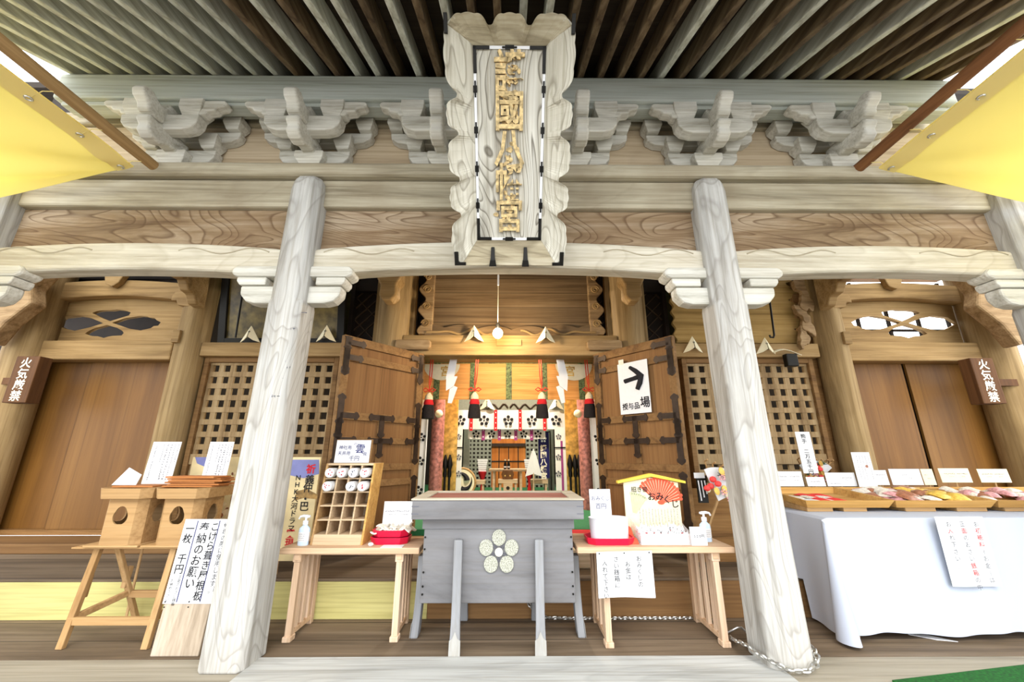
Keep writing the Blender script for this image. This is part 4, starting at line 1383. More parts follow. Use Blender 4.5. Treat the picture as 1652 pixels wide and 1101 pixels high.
tassel(874, 633, 675, 871, 5.3, 'black red and cream tassel second from the right door leaf')
tassel(950, 633, 674, 945, 5.3, 'black red and cream tassel nearest the right door leaf')

# zigzag paper streamers
def shide(pts, Y, label):
    mb = MB()
    for i, (l, r, l2, r2) in enumerate(pts):
        f = [at(l[0], l[1], Y - .02 * (i % 2)), at(r[0], r[1], Y - .02 * (i % 2)), at(r2[0], r2[1], Y - .02 * (i % 2)), at(l2[0], l2[1], Y - .02 * (i % 2))]
        g = [q + Vector((0, .006, 0)) for q in f]
        mb.hexa(f, g)
    o = mb.build('paper_streamer', 'paper', None)
    tag(o, label, 'streamer')
def cv(p): return (660 + p[0] * .218, 560 + p[1] * .218)
shide([tuple(map(cv, q)) for q in (((310, 60), (360, 60), (270, 235), (335, 215)), ((275, 215), (358, 218), (272, 325), (330, 290)), ((305, 275), (358, 300), (285, 415), (315, 418)), )], 5.25,
      'white zigzag paper streamer hanging on the left inside the doorway')
shide([tuple(map(cv, q)) for q in (((1085, 60), (1135, 60), (1110, 215), (1180, 235)), ((1090, 215), (1175, 218), (1115, 290), (1170, 328)), ((1088, 295), (1140, 275), (1128, 418), (1155, 412)))], 5.25,
      'white zigzag paper streamer hanging on the right inside the doorway')

# side hangings just inside the jambs: white curtains with plum crests
for sx in (-1, 1):
    Y = 5.75
    if sx < 0: x0, x1 = at(672, 700, Y).x, at(690, 700, Y).x
    else: x0, x1 = at(953, 700, Y).x, at(975, 700, Y).x
    t = thing('crest_curtain', ((x0 + x1) / 2, Y, .46), 'narrow white curtain with plum crests beside the %s jamb' % ('left' if sx < 0 else 'right'), 'curtain')
    MB().sheet(lambda u, v: (x0 + (x1 - x0) * u, Y + .02 * math.sin(u * 12), .46 + 1.65 * v), 12, 4, .004).build('cloth', 'curtain', t, smooth=True)
    mb = MB()
    for z in (1.85, 1.50, 1.18, .8): plum(mb, ((x0 + x1) / 2, Y - .03, z), (1, 0, 0), (0, 0, 1), .07)
    build_each(mb, 6, 'plum_crest', 'ink', t)

# pink brocade pillars and gold wall panels in the hall
for sx in (-1, 1):
    Y = 6.6
    x = at(705 if sx < 0 else 944, 720, Y).x
    t = thing('brocade_pillar', (x, Y, .45), 'round hall pillar wrapped in pink brocade on the %s' % ('left' if sx < 0 else 'right'), 'pillar')
    MB().lathe([(.105, 0), (.105, 2.4)], (x, Y, .45), 18).build('shaft', 'brocade', t, smooth=True)
    x = at(722 if sx < 0 else 928, 720, 7.2).x
    o = MB().box(x - .17, x + .17, 7.16, 7.2, .45, 2.75).build('gold_panel', 'gold', None, 0.004)
    tag(o, 'tall gilded wall panel behind the %s brocade pillar' % ('left' if sx < 0 else 'right'), 'panel')
    c = at(708 if sx < 0 else 932, 668, 6.45)
    o = MB().ball(c, .065, 14, (1, .6, 1)).build('paper_lamp_globe', 'cream', None, smooth=True)
    tag(o, 'small round cream globe hanging beside the %s brocade pillar' % ('left' if sx < 0 else 'right'), 'globe')
    mb = MB()
    t = thing('dark_stand_rack', (x, 7.0, .45), 'dark turned posts standing by the %s gilded panel' % ('left' if sx < 0 else 'right'), 'posts')
    for k, (du, dv) in enumerate(((0, 0), (8, -4), (15, 3))):
        c = at((709 if sx < 0 else 921) + du, 785 + dv, 7.0)
        mb.lathe([(.03, 0), (.035, .05), (.03, .12), (.05, .2), (.035, .28), (.012, .36)], (c.x, 7.0, .9), 10)
        mb.lathe([(.02, .45 - .9), (.02, 0)], (c.x, 7.0, .9), 8)
    build_each(mb, 2, 'turned_post', 'blackmetal', t, smooth=True)

# inner beam with scroll carving and two folded papers
YI = 8.02
za, zb_ = at(820, 645, YI).z, at(820, 665, YI).z
t = thing('inner_beam', (0, YI, zb_), 'grey inner beam with carved scroll line above the crest curtains', 'beam')
MB().box(-2.2, 2.25, YI, YI + .2, zb_ - .05, za + .6).build('beam', 'greyscreen', t)
mb = MB()
for s in (-1, 1):
    c = at(821, 656, YI)
    path = [(c.x + s * (.02 + .55 * i / 36), YI - .012, c.z + .05 * math.sin(i / 36 * PI * 5 - .6) * (1 - .3 * i / 36)) for i in range(37)]
    mb.tube(path, .018, 6)
build_each(mb, 1, 'scroll_carving', 'iron', t)
fold(at(786, 660, 7.96), 1.2, 'folded white paper on the inner beam behind the second tassel from the left', None)
fold(at(897, 660, 7.96), 1.2, 'folded white paper on the inner beam behind the second tassel from the right', None)

# crest curtains
def noren(u0, u1, v0, v1, Y, xs_crest, xs_band, r, bandmat, label, vc):
    a = at(u0, v0, Y); b = at(u1, v1, Y)
    t = thing('crest_curtain', ((a.x + b.x) / 2, Y, b.z), label, 'curtain')
    MB().sheet(lambda u, v: (a.x + (b.x - a.x) * u, Y + .02 * math.sin(u * 40), b.z + (a.z - b.z) * v), 60, 3, .004).build('cloth', 'curtain', t, smooth=True)
    mb = MB()
    for u in xs_crest: plum(mb, at(u, vc, Y - .03), (1, 0, 0), (0, 0, 1), r)
    build_each(mb, 6, 'plum_crest', 'ink', t)
    m1 = MB(); m2 = MB()
    for u in xs_band:
        c = at(u, v0, Y)
        w = .03
        zz = b.z - .03
        m1.box(c.x - w, c.x + w, Y - .035, Y - .03, zz, c.z)
        for k in range(4):
            z = zz + (c.z - zz) * (k + .5) / 4
            m2.disc((c.x, Y - .037, z), .012, (1, 0, 0), (0, 0, 1), 8)
    build_each(m1, 1, 'band', bandmat, t); m2.build('band_dots', 'paper', t)
noren(723, 915, 662, 693, 7.985, (743, 781, 820, 858, 897), (761, 800, 839, 878), .115, 'redcloth', 'upper white curtain with plum crests and red bands', 679)
noren(756, 880, 668, 708.5, 8.12, (768, 793, 819, 845, 868), (780.5, 806, 832, 857), .085, 'purple', 'lower white curtain with small plum crests and purple bands', 701)

# white side banners and grey posts of the inner gate
for sx in (-1, 1):
    for j, (u0, u1, Y, mat, nm_) in enumerate(((727, 745, 7.75, 'curtain', 'side_banner'), (747, 757, 8.6, 'greyscreen', 'gate_post'))):
        if sx > 0: u0, u1 = 1641 - u1, 1641 - u0
        x0, x1 = at(u0, 740, Y).x, at(u1, 740, Y).x
        zt = at(820, 690, Y).z
        side = 'left' if sx < 0 else 'right'
        if j == 0:
            t = thing('side_banner', ((x0 + x1) / 2, Y, .46), 'white vertical banner with a purple stripe on the %s of the inner gate' % side, 'banner')
            MB().box(x0, x1, Y, Y + .01, .455, zt).build('cloth', 'curtain', t)
            xs = (x0 + x1) / 2 + sx * .02
            MB().box(xs - .02, xs + .02, Y - .006, Y, .5, zt - .25).build('purple_stripe', 'purple', t)
            zz = at(820, 722.5, Y).z
            MB().box(x0 - .03, x1 + .03, Y - .02, Y - .006, zz - .01, zz + .01).build('cross_rod', 'blackmetal', t)
            mb = MB()
            for v in (705, 738, 765): plum(mb, at((u0 + u1) / 2 - sx * 4, v, Y - .012), (1, 0, 0), (0, 0, 1), .06)
            build_each(mb, 6, 'plum_crest', 'greyink', t)
        else:
            o = MB().box(x0, x1, Y, Y + .12, .45, 2.3).build('gate_post', 'greyscreen', None, 0.006)
            tag(o, 'grey square post on the %s side of the inner gate' % side, 'post')

# back of the hall: grid screens, orange sanctuary doors
Yb = 10.6
for sx in (-1, 1):
    u0, u1 = (755, 793) if sx < 0 else (848, 890)
    x0, x1 = at(u0, 740, Yb).x, at(u1, 740, Yb).x
    fr = MB().box(x0, x1, Yb + .03, Yb + .06, .45, 2.6)
    t = tag(fr.build('grid_screen', 'dark', None), 'grey grid screen %s of the orange sanctuary doors' % ('left' if sx < 0 else 'right'), 'screen')
    mb = MB()
    n = 6; d = (x1 - x0) / n
    for i in range(n + 1): mb.box(max(x0, x0 + d * i - d * .22), min(x1, x0 + d * i + d * .22), Yb, Yb + .03, .45, 2.6)
    z = .5
    while z < 2.6:
        mb.box(x0, x1, Yb + .003, Yb + .027, z, z + d * .5); z += d
    mb.build('grid', 'greyscreen', t)
x0, x1 = at(793, 740, Yb).x, at(848, 740, Yb).x
t = thing('sanctuary_doors', ((x0 + x1) / 2, Yb, .45), 'orange-brown wooden doors of the inner sanctuary', 'door')
MB().box(x0 + .003, x1 - .003, Yb - .02, Yb + .04, .45, 2.6).build('panel', 'sanctuary', t)
zz = at(820, 717, Yb).z
MB().box(x0, x1, Yb - .07, Yb - .02, zz - .06, zz + .02).build('head_rail', 'iron', t)
mb = MB()
for f in (.22, .5, .78): mb.box(x0 + (x1 - x0) * f - .012, x0 + (x1 - x0) * f + .012, Yb - .03, Yb - .02, .45, zz - .06)
mb.box(x0, x1, Yb - .03, Yb - .02, 1.06, 1.09)
build_each(mb, 1, 'door_seam', 'iron', t)

# navy banner with white plum crest and shrine name
Y = 8.3
a, b = at(868, 697, Y), at(887, 772, Y)
t = thing('navy_banner', ((a.x + b.x) / 2, Y, b.z), 'tall navy banner with white plum crest and characters, right of the altar', 'banner')
MB().box(a.x, b.x, Y, Y + .01, b.z, a.z).build('cloth', 'navy', t)
mb = MB(); xm = (a.x + b.x) / 2
plum(mb, at(876.5, 709, Y - .004), (1, 0, 0), (0, 0, 1), .075)
mb.build('plum_crest', 'paper', t)
mb = MB()
vtext(mb, '護國八幡宮', at(876.5, 718, Y - .004), (1, 0, 0), (0, 0, 1), .132, bold=.03)
mb.build('lettering', 'letterwhite', t)
MB().tube([(a.x - .02, Y, a.z), (b.x + .03, Y, a.z)], .012, 8).build('rod', 'blackmetal', t)
MB().tube([(b.x + .03, Y + .03, .45), (b.x + .03, Y + .03, a.z + .02)], .012, 8).build('pole', 'blackmetal', t)

# white paper branch
c = at(861, 772, 8.1)
t = thing('paper_branch_stand', (c.x, 8.1, .45), 'white paper branch shaped like a small tree in front of the navy banner', 'ornament')
mb = MB()
zt = at(861, 725, 8.1).z
for i in range(13):
    f = i / 12; z = c.z + .08 + (zt - c.z - .12) * f; w = .15 * (1 - f) ** .7 + .015
    for s in (-1, 1):
        mb.hexa([(c.x, 8.1, z), (c.x + s * w, 8.09, z - .05), (c.x + s * w, 8.11, z - .05), (c.x, 8.12, z)], [(c.x, 8.1, z + .05), (c.x + s * w * .8, 8.09, z + .03), (c.x + s * w * .8, 8.11, z + .03), (c.x, 8.12, z + .05)])
mb.build('paper_leaves', 'paper', t)
MB().tube([(c.x, 8.11, .47), (c.x, 8.11, c.z + .1)], .014, 8).build('stem', 'step', t)
MB().box(c.x - .12, c.x + .12, 8.02, 8.2, .45, .48).build('foot', 'sanbo', t)

# altar table with bottles and offerings
Y = 8.9
a, b = at(789, 757, Y), at(849, 760.5, Y)
t = thing('altar_table', ((a.x + b.x) / 2, Y, .45), 'pale altar table with slender legs in front of the sanctuary doors', 'table')
MB().box(a.x, b.x, Y - .2, Y + .3, b.z, a.z).build('tabletop', 'step', t, 0.004)
for u in (797, 840):
    x = at(u, 775, Y).x
    for y in (Y - .17, Y + .25):
        MB().box(x - .025, x + .025, y, y + .05, .45, b.z).build('leg', 'step', t)
ztop = a.z
for u in (815, 820.5):
    p = at(u, 755, Y - .1); x = p.x
    t = thing('sake_bottle', (x, Y - .1, ztop), 'dark bottle with a pale cap standing on the altar table, %s of the pair' % ('left' if u < 818 else 'right'), 'bottle', 'bottles on the altar')
    MB().lathe([(.03, 0), (.032, .08), (.028, .11), (.013, .15), (.013, .17)], (x, Y - .1, ztop), 14).build('glass', 'blackmetal', t, smooth=True)
    MB().lathe([(.015, .17), (.015, .20)], (x, Y - .1, ztop), 12).build('cap', 'cream', t)
    MB().lathe([(.033, .03), (.033, .06)], (x, Y - .1, ztop), 14).build('label_band', 'paper', t)
# low stands in front
for u0, u1, v0, lab in ((757, 783, 775, 'low pale offering bench left of the altar table'), (804, 835, 773.5, 'low pale offering bench with a round hole in front of the altar table'), (856, 883, 774, 'low pale offering bench right of the altar table')):
    Y = 8.42
    a, b = at(u0, v0, Y), at(u1, v0 + 6, Y)
    t = thing('offering_bench', ((a.x + b.x) / 2, Y, .45), lab, 'bench')
    MB().box(a.x, b.x, Y - .15, Y + .15, b.z, a.z).build('top', 'step', t, 0.004)
    for x in (a.x + .04, b.x - .04):
        MB().box(x - .02, x + .02, Y - .13, Y + .13, .45, b.z).build('leg', 'step', t)
    if 804 == u0:
        xm = (a.x + b.x) / 2
        MB().box(xm - .09, xm + .09, Y - .16, Y - .14, b.z - .17, b.z).build('front_panel', 'step', t)
        mb = MB().disc((xm, Y - .161, b.z - .085), .035, (1, 0, 0), (0, 0, 1), 14)
        mb.build('round_hole', 'dark', t)
        p = at(819, 768, Y)
        t2 = thing('incense_chest', (p.x, Y, a.z), 'small dark brown lacquered chest on the middle offering bench', 'chest')
        MB().prism([(p.x - .10, a.z), (p.x + .10, a.z), (p.x + .125, a.z + .10), (p.x + .10, a.z + .17), (p.x - .10, a.z + .17), (p.x - .125, a.z + .10)], Y - .08, Y + .08).build('body', 'signwood', t2, 0.01)
        mb = MB()
        for s in (-1, 1): mb.disc((p.x + s * .05, Y - .082, a.z + .07), .015, (1, 0, 0), (0, 0, 1), 8)
        build_each(mb, 1, 'stud', 'gold', t2)
for u, lab in ((778, 'white fluted paper cup on a red stand left of the altar table'), (854, 'white fluted paper cup on a red stand behind the white paper branch')):
    Y = 9.45
    p = at(u, 773, Y); zt = at(u, 741, Y).z; zm = at(u, 761, Y).z
    t = thing('paper_lantern', (p.x, Y, .45), lab, 'ornament')
    mb = MB()
    for k in range(6):
        f0 = k / 6
        z = zm + (zt - zm) * f0
        w = .085 + .035 * f0
        mb.box(p.x - w, p.x + w, Y - .05, Y + .05, z, z + (zt - zm) / 6 * .82)
    build_each(mb, 1, 'paper_tier', 'paper', t)
    MB().lathe([(.05, .45), (.03, .6), (.03, p.z - .05), (.09, zm - .05), (.10, zm)], (p.x, Y, 0), 14).build('red_stand', 'redcloth', t, smooth=True)

# drum with a swirl crest
Y = 7.95
c = at(745, 779, Y); r = .255
t = thing('taiko_drum', (c.x, Y, .45), 'round drum with a swirling crest at the left of the altar', 'drum')
MB().X
mb = MB()
ringpts = [(c.x + r * math.cos(2 * PI * k / 40), Y, c.z + r * math.sin(2 * PI * k / 40)) for k in range(40)]
mb.tube(ringpts, .022, 8, True)
mb.build('rim', 'sanbo', t, smooth=True)
mb = MB().disc((c.x, Y - .0, c.z), r, (1, 0, 0), (0, 0, 1), 40, .01)
mb.build('skin', 'cream', t)
mb = MB()
for k in range(3):
    q0 = 2 * PI * k / 3 + .4
    pts = []
    for i in range(15):
        f = i / 14; q = q0 + f * 2.2; rr = r * (.42 + .38 * f)
        pts.append((c.x + rr * math.cos(q), Y - .013, c.z + rr * math.sin(q)))
    mb.tube(pts, [.058 * (1 - i / 14) + .004 for i in range(15)], 6)
o = mb.build('swirl_crest', 'ink', t)
MB().box(c.x - .2, c.x + .2, Y + .02, Y + .25, .45, c.z - r + .04).build('stand', 'sanbo', t)

# ================================================================== OFFERING BOX
bx = -0.075
t = thing('offering_box', (bx, 3.42, 0), 'large blue-grey wooden offering box with a round-petalled plum emblem on splayed legs', 'box')
yf, yb_ = 3.20, 3.64
zt, zb0 = .83, .27
# body, slightly wider at the bottom
def quadz(x0, x1, y0, y1, z): return [(x0, y0, z), (x1, y0, z), (x1, y1, z), (x0, y1, z)]
mb = MB().hexa(quadz(bx - .555, bx + .555, yf, yb_, zb0), quadz(bx - .545, bx + .545, yf, yb_, zt))
mb.build('body', 'box', t, 0.008)
MB().box(bx - .56, bx + .56, yf - .012, yb_ + .012, .755, .83).build('neck_board', 'box', t, 0.004)
# rim frame with open top
zr0, zr1 = .832, .962
x0, x1, y0, y1 = bx - .625, bx + .62, 3.10, 3.72
for nm_, a in (('rim_board', (x0, x1, y0, y0 + .05)), ('rim_board', (x0, x1, y1 - .05, y1)), ('rim_board', (x0, x0 + .05, y0 + .05, y1 - .05)), ('rim_board', (x1 - .05, x1, y0 + .05, y1 - .05))):
    MB().box(a[0], a[1], a[2], a[3], zr0, zr1).build(nm_, 'box', t, 0.005)
for a in ((x0 - .008, x1 + .008, y0 - .008, y0 + .07), (x0 - .008, x1 + .008, y1 - .07, y1 + .008), (x0 - .008, x0 + .09, y0 + .07, y1 - .07), (x1 - .09, x1 + .008, y0 + .07, y1 - .07)):
    MB().box(a[0], a[1], a[2], a[3], zr1, zr1 + .012).build('rim_cap', 'boxrim', t, 0.003)
for k in range(9):
    y = y0 + .10 + k * .052
    MB().prism([(y - .012, zr1 - .02), (y + .012, zr1 - .02), (y, zr1 + .004)], x0 + .06, x1 - .06, 'yz').build('slat', 'boxslat', t)
MB().box(x0 + .05, x1 - .05, y0 + .05, y1 - .05, zr0, zr0 + .01).build('inner_floor', 'boxslat', t)
# finger joints on rim corners
mb = MB()
for s in (x0, x1):
    for k in range(2):
        z = zr0 + .035 + k * .05
        mb.box(s - .002, s + .002, y0 + .0, y0 + .052, z, z + .008)
        mb.box(min(s, s + (.05 if s == x0 else -.05)), max(s, s + (.05 if s == x0 else -.05)), y0 - .0015, y0 + .002, z, z + .006)
mb.build('joint_lines', 'greyink', t)
# nails along the edges
mb = MB()
for s in (-1, 1):
    for z in (.33, .38, .47, .62, .70):
        mb.disc((bx + s * .535, yf - .006, z), .007, (1, 0, 0), (0, 0, 1), 8, .004)
build_each(mb, 1, 'nail_head', 'blackmetal', t)
# legs: curved, splayed
def boxleg(topp, foot, wdir, w):
    tp, fp = Vector(topp), Vector(foot)
    out = Vector((fp.x - tp.x, fp.y - tp.y, 0))
    outn = out.normalized(); wd = Vector(wdir).normalized()
    n = 12; vs = []; fs = []
    th = .055
    for i in range(n + 1):
        f = i / n
        o = out * (f ** 2.2)
        c = Vector((tp.x, tp.y, tp.z + (fp.z - tp.z) * f)) + o
        ww = w * (1 + .22 * max(0, f - .72) / .28)
        for a, b in ((-1, -1), (1, -1), (1, 1), (-1, 1)):
            vs.append(c + wd * a * ww / 2 + outn * b * th / 2)
    for i in range(n):
        for k in range(4):
            k2 = (k + 1) % 4
            fs.append((i * 4 + k, i * 4 + k2, i * 4 + 4 + k2, i * 4 + 4 + k))
    fs.append((0, 3, 2, 1)); m_ = n * 4; fs.append((m_, m_ + 1, m_ + 2, m_ + 3))
    l = MB().add(vs, fs).build('leg', 'boxleg', t, 0.008)
    # white metal-like shoe
    m2 = MB()
    c = fp
    for a in (-1,):
        p = c + outn * (th / 2 + .001)
        pts = [p + wd * x + Vector((0, 0, z)) for x, z in ((-w * .62, .005), (w * .62, .005), (w * .6, .09), (w * .3, .10), (0, .14), (-w * .3, .10), (-w * .6, .09))]
        q = [v - outn * .003 for v in pts]
        nn_ = len(pts)
        # follow the outward curve of the foot
        for L_ in (pts, q):
            for v in L_:
                fz = 1 - max(0, v.z) / tp.z
                v += out * (fz ** 2.2 - 1) + outn * .003
        m2.add(pts + q, [tuple(range(nn_)), tuple(range(2 * nn_ - 1, nn_ - 1, -1))] + [(k, k + nn_, (k + 1) % nn_ + nn_, (k + 1) % nn_) for k in range(nn_)])
    m2.build('worn_shoe', 'shoe', l)
for lx in (-.363, .222):
    boxleg((lx, yf - .03, .69), (lx + (.005 if lx < 0 else -.005), 3.095, 0), (1, 0, 0), .062)
    boxleg((lx, yb_ + .03, .69), (lx, 3.68, 0), (1, 0, 0), .062)
for s in (-1, 1):
    boxleg((bx + s * .585, 3.40, .54), (bx + s * .61, 3.40, 0), (0, 1, 0), .09)
# plum emblem
c = Vector((bx + .005, yf - .001, .60))
for k in range(5):
    q = PI / 2 + 2 * PI * k / 5
    p = c + Vector((math.cos(q) * .097, 0, math.sin(q) * .097))
    rt = Vector((-math.sin(q), 0, math.cos(q))); upq = Vector((math.cos(q), 0, math.sin(q)))
    mb = MB().disc(p, .051, Vector((1, 0, 0)), Vector((0, 0, 1)), 22, .014, .056)
    mb.build('petal', 'stone', t, 0.005)
MB().disc(c, .029, (1, 0, 0), (0, 0, 1), 20, .016).build('flower_centre', 'whitewood', t, 0.004)
mb = MB()
for k in range(5):
    q = -PI / 2 + 2 * PI * k / 5
    for d in (-.17, .17):
        a = c + Vector((math.cos(q + d) * .03, -.006, math.sin(q + d) * .03)); b = c + Vector((math.cos(q + d * .9) * .062, -.006, math.sin(q + d * .9) * .062))
        mb.tube([a, b], .0035, 5)
        mb.ball(b, .007, 6)
mb.build('stamens', 'greyink', t)

# ================================================================== SIDE TABLES
def side_table(x0, x1, lx0, lx1, y0, y1, z1, label):
    t = thing('side_table', ((x0 + x1) / 2, (y0 + y1) / 2, 0), label, 'table')
    MB().box(x0, x1, y0 - .03, y1 + .03, z1 - .042, z1).build('tabletop', 'table', t, 0.006)
    for x in (lx0, lx1):
        MB().box(x - .022, x + .022, y0, y0 + .05, .0, z1 - .042).build('leg', 'tableleg', t, 0.004)
        MB().box(x - .022, x + .022, y1 - .05, y1, .0, z1 - .042).build('leg', 'tableleg', t, 0.004)
        for k in range(3):
            y = y0 + (y1 - y0) * (k + 1) / 4
            MB().box(x - .014, x + .014, y - .02, y + .02, .05, z1 - .08).build('slat', 'tableleg', t, 0.003)
        MB().box(x - .018, x + .018, y0 + .05, y1 - .05, .03, .065).build('bottom_rail', 'table', t, 0.003)
        MB().box(x - .02, x + .02, y0 - .01, y1 + .01, z1 - .085, z1 - .042).build('top_rail', 'table', t, 0.003)
        MB().box(x - .03, x + .03, y0 - .012, y0 + .062, .0, .035).build('foot', 'tableleg', t, 0.005)
        MB().box(x - .03, x + .03, y0 - .005, y0 + .055, z1 - .10, z1 - .045).build('corner_block', 'tableleg', t, 0.004)
    MB().box(lx0, lx1, (y0 + y1) / 2 - .015, (y0 + y1) / 2 + .015, z1 - .09, z1 - .05).build('stretcher', 'table', t, 0.003)
    return t
ZL, ZR = .612, .636
side_table(-1.70, -.665, -1.575, -.815, 3.30, 3.66, ZL, 'light wooden slat-legged table left of the offering box')
side_table(.50, 1.645, .70, 1.51, 3.20, 3.66, ZR, 'light wooden slat-legged table right of the offering box')

# ---- pigeonhole rack with paper rolls
FRONT = 3.36
bl = Vector((at(499, 884, FRONT).x, FRONT, ZL)); br = Vector((at(584, 884, FRONT).x, FRONT, ZL))
rw = br.x - bl.x; rh = 0.60; rd = .22; lean = .055
t = thing('pigeonhole_rack', ((bl.x + br.x) / 2, FRONT, ZL), 'wooden pigeonhole rack of twenty cells holding rolled papers on the left table', 'rack')
def RQ(a, b, c):          # right, up (leaning), back
    return Vector((bl.x + a + .03 * b / rh, FRONT + c + lean * b / rh, ZL + b))
def rbox(a0, a1, b0, b1, c0, c1, name, mat='tray', parent=t, bev=.002):
    return MB().hexa([RQ(a0, b0, c0), RQ(a1, b0, c0), RQ(a1, b0, c1), RQ(a0, b0, c1)], [RQ(a0, b1, c0), RQ(a1, b1, c0), RQ(a1, b1, c1), RQ(a0, b1, c1)]).build(name, mat, parent, bev)
th = .016; fb = .075
rbox(0, th, 0, rh, 0, rd, 'side_panel', 'sanbo'); rbox(rw - th, rw, 0, rh, 0, rd, 'side_panel', 'tray')
rbox(th, rw - th, rh - th, rh, 0, rd, 'top_panel', 'step'); rbox(th, rw - th, 0, fb, 0, rd, 'base_panel', 'step')
rbox(th, rw - th, fb, rh - th, rd - .01, rd, 'back_panel', 'backboard')
cw = (rw - 2 * th) / 4; chh = (rh - th - fb) / 5
for i in range(1, 4): rbox(th + cw * i - .006, th + cw * i + .006, fb, rh - th, .004, rd - .01, 'divider', 'step')
for j in range(1, 5): rbox(th, rw - th, fb + chh * j - .005, fb + chh * j + .005, .002, rd - .01, 'shelf', 'step')
names = {(0, 4): 'far left', (1, 4): 'second from left', (2, 4): 'third from left', (3, 4): 'far right', (0, 3): 'far left', (2, 3): 'third from left', (3, 3): 'far right'}
for (i, j), nm_ in names.items():
    ca = th + cw * (i + .5); cbh = fb + chh * j + .046
    p = RQ(ca, cbh, -.06); q = RQ(ca, cbh + .0, .15)
    o = MB().tube([p, p + (q - p) * .03, q], [.030, .037, .037], 14).build('rolled_paper', 'paper', None, smooth=True)
    tag(o, 'rolled white paper in the %s row of the pigeonhole rack, %s cell' % ('top' if j == 4 else 'second', nm_), 'paper roll', 'rolled papers in the rack')
    m2 = MB()
    for k in range(5):
        a = 2 * PI * random.random(); r_ = random.uniform(.006, .024)
        cc = p + Vector((r_ * math.cos(a), -.0015, r_ * math.sin(a)))
        m2.disc(cc, .005, (1, 0, 0), (0, 0, 1), 6, .001)
    m2.build('printed_dots', 'redink' if i != 2 else 'greyink', o)

# sign on the rack
zr = ZL + rh
root, o0, rt, up, w, h = card('price_sign', (at(538, 752, 3.50).x, 3.50, zr + .003), (at(594, 752, 3.50).x, 3.50, zr + .003), .185, .02,
                              'hand-lettered white sign in a wooden back standing on top of the pigeonhole rack', 'sign')
nm = rt.cross(up)
MB().hexa([o0 + rt * -.004 - nm * .022, o0 + rt * (w + .012) - nm * .022, o0 + rt * (w + .012) - nm * .006, o0 + rt * -.004 - nm * .006],
          [o0 + rt * -.004 - nm * .022 + up * (h + .008), o0 + rt * (w + .012) - nm * .022 + up * (h + .008), o0 + rt * (w + .012) - nm * .006 + up * (h + .008), o0 + rt * -.004 - nm * .006 + up * (h + .008)]).build('wooden_back', 'door', root)
mb = MB()
htext(mb, '神社用', o0 + rt * .025 + up * .125, rt, up, .036, bold=.01, jit=.1)
htext(mb, '天井用', o0 + rt * .02 + up * .078, rt, up, .036, bold=.01, jit=.1)
htext(mb, '雲', o0 + rt * .165 + up * .115, rt, up, .082, bold=.012, jit=.1)
htext(mb, 'の', o0 + rt * .145 + up * .155, rt, up, .03, jit=.2)
htext(mb, '龍', o0 + rt * .235 + up * .072, rt, up, .034, jit=.2)
htext(mb, '千円', o0 + rt * .12 + up * .035, rt, up, .045, bold=.01, jit=.1)
mb.build('lettering', 'blueink', root)

# ---- hand sanitiser bottles
def sanitiser(x, y, z, label, flip):
    t = thing('sanitiser_bottle', (x, y, z), label, 'bottle')
    mb = MB()
    prof = [(.040, 0), (.042, .006), (.042, .105), (.038, .122), (.018, .140), (.016, .15)]
    mb.lathe(prof, (x, y, z), 20, 1, .72)
    mb.build('body', 'liquid', t, smooth=True)
    MB().lathe([(.0425, .03), (.0425, .095)], (x, y, z), 20, 1, .73).build('label_sheet', 'paper', t, smooth=True)
    m2 = MB()
    for k in range(4): scribble(m2, (x - .022, y - .0325, z + .04 + k * .014), (1, 0, 0), (1, 0, 0), (0, 0, 1), .04, .006)
    m2.build('print', 'greyink', t)
    MB().lathe([(.020, .146), (.020, .172), (.008, .176), (.008, .198)], (x, y, z), 16).build('collar', 'white', t, smooth=True)
    s = -1 if flip else 1
    mb = MB().tube([(x - s * .016, y, z + .205), (x + s * .02, y, z + .207), (x + s * .045, y, z + .203), (x + s * .055, y, z + .185)], [.011, .011, .008, .006], 10)
    mb.tube([(x - s * .012, y, z + .200), (x - s * .03, y - .0, z + .206)], .009, 8)
    mb.build('pump_head', 'white', t, smooth=True)
p = atz(486, 881, ZL)
sanitiser(p.x, 3.375, ZL, 'clear pump bottle of hand gel left of the pigeonhole rack', True)
p = at(1141, 882, 3.36)
sanitiser(p.x, 3.36, ZR, 'clear pump bottle of hand gel at the right end of the right table', False)

# ---- red trays
def octray(x, y, z, w, d, h, label):
    t = thing('red_tray', (x, y, z), label, 'tray')
    c = .05
    def ring(k, zz):
        hw, hd = w / 2 + k, d / 2 + k
        return [(x - hw + c, y - hd, zz), (x + hw - c, y - hd, zz), (x + hw, y - hd + c, zz), (x + hw, y + hd - c, zz), (x + hw - c, y + hd, zz), (x - hw + c, y + hd, zz), (x - hw, y + hd - c, zz), (x - hw, y - hd + c, zz)]
    rings = [ring(-.012, z), ring(0, z + h), ring(-.008, z + h), ring(-.018, z + .012)]
    vs = sum(rings, []); fs = []
    for i in range(3):
        for k in range(8): fs.append((i * 8 + k, i * 8 + (k + 1) % 8, i * 8 + 8 + (k + 1) % 8, i * 8 + 8 + k))
    fs.append(tuple(range(8))[::-1]); fs.append(tuple(24 + k for k in range(8)))
    MB().add(vs, fs).build('body', 'red', t, 0.002)
    return t
p = at(628, 878, 3.42)
octray(p.x, 3.47, ZL, .30, .22, .05, 'red octagonal tray with clear packets on the left table')
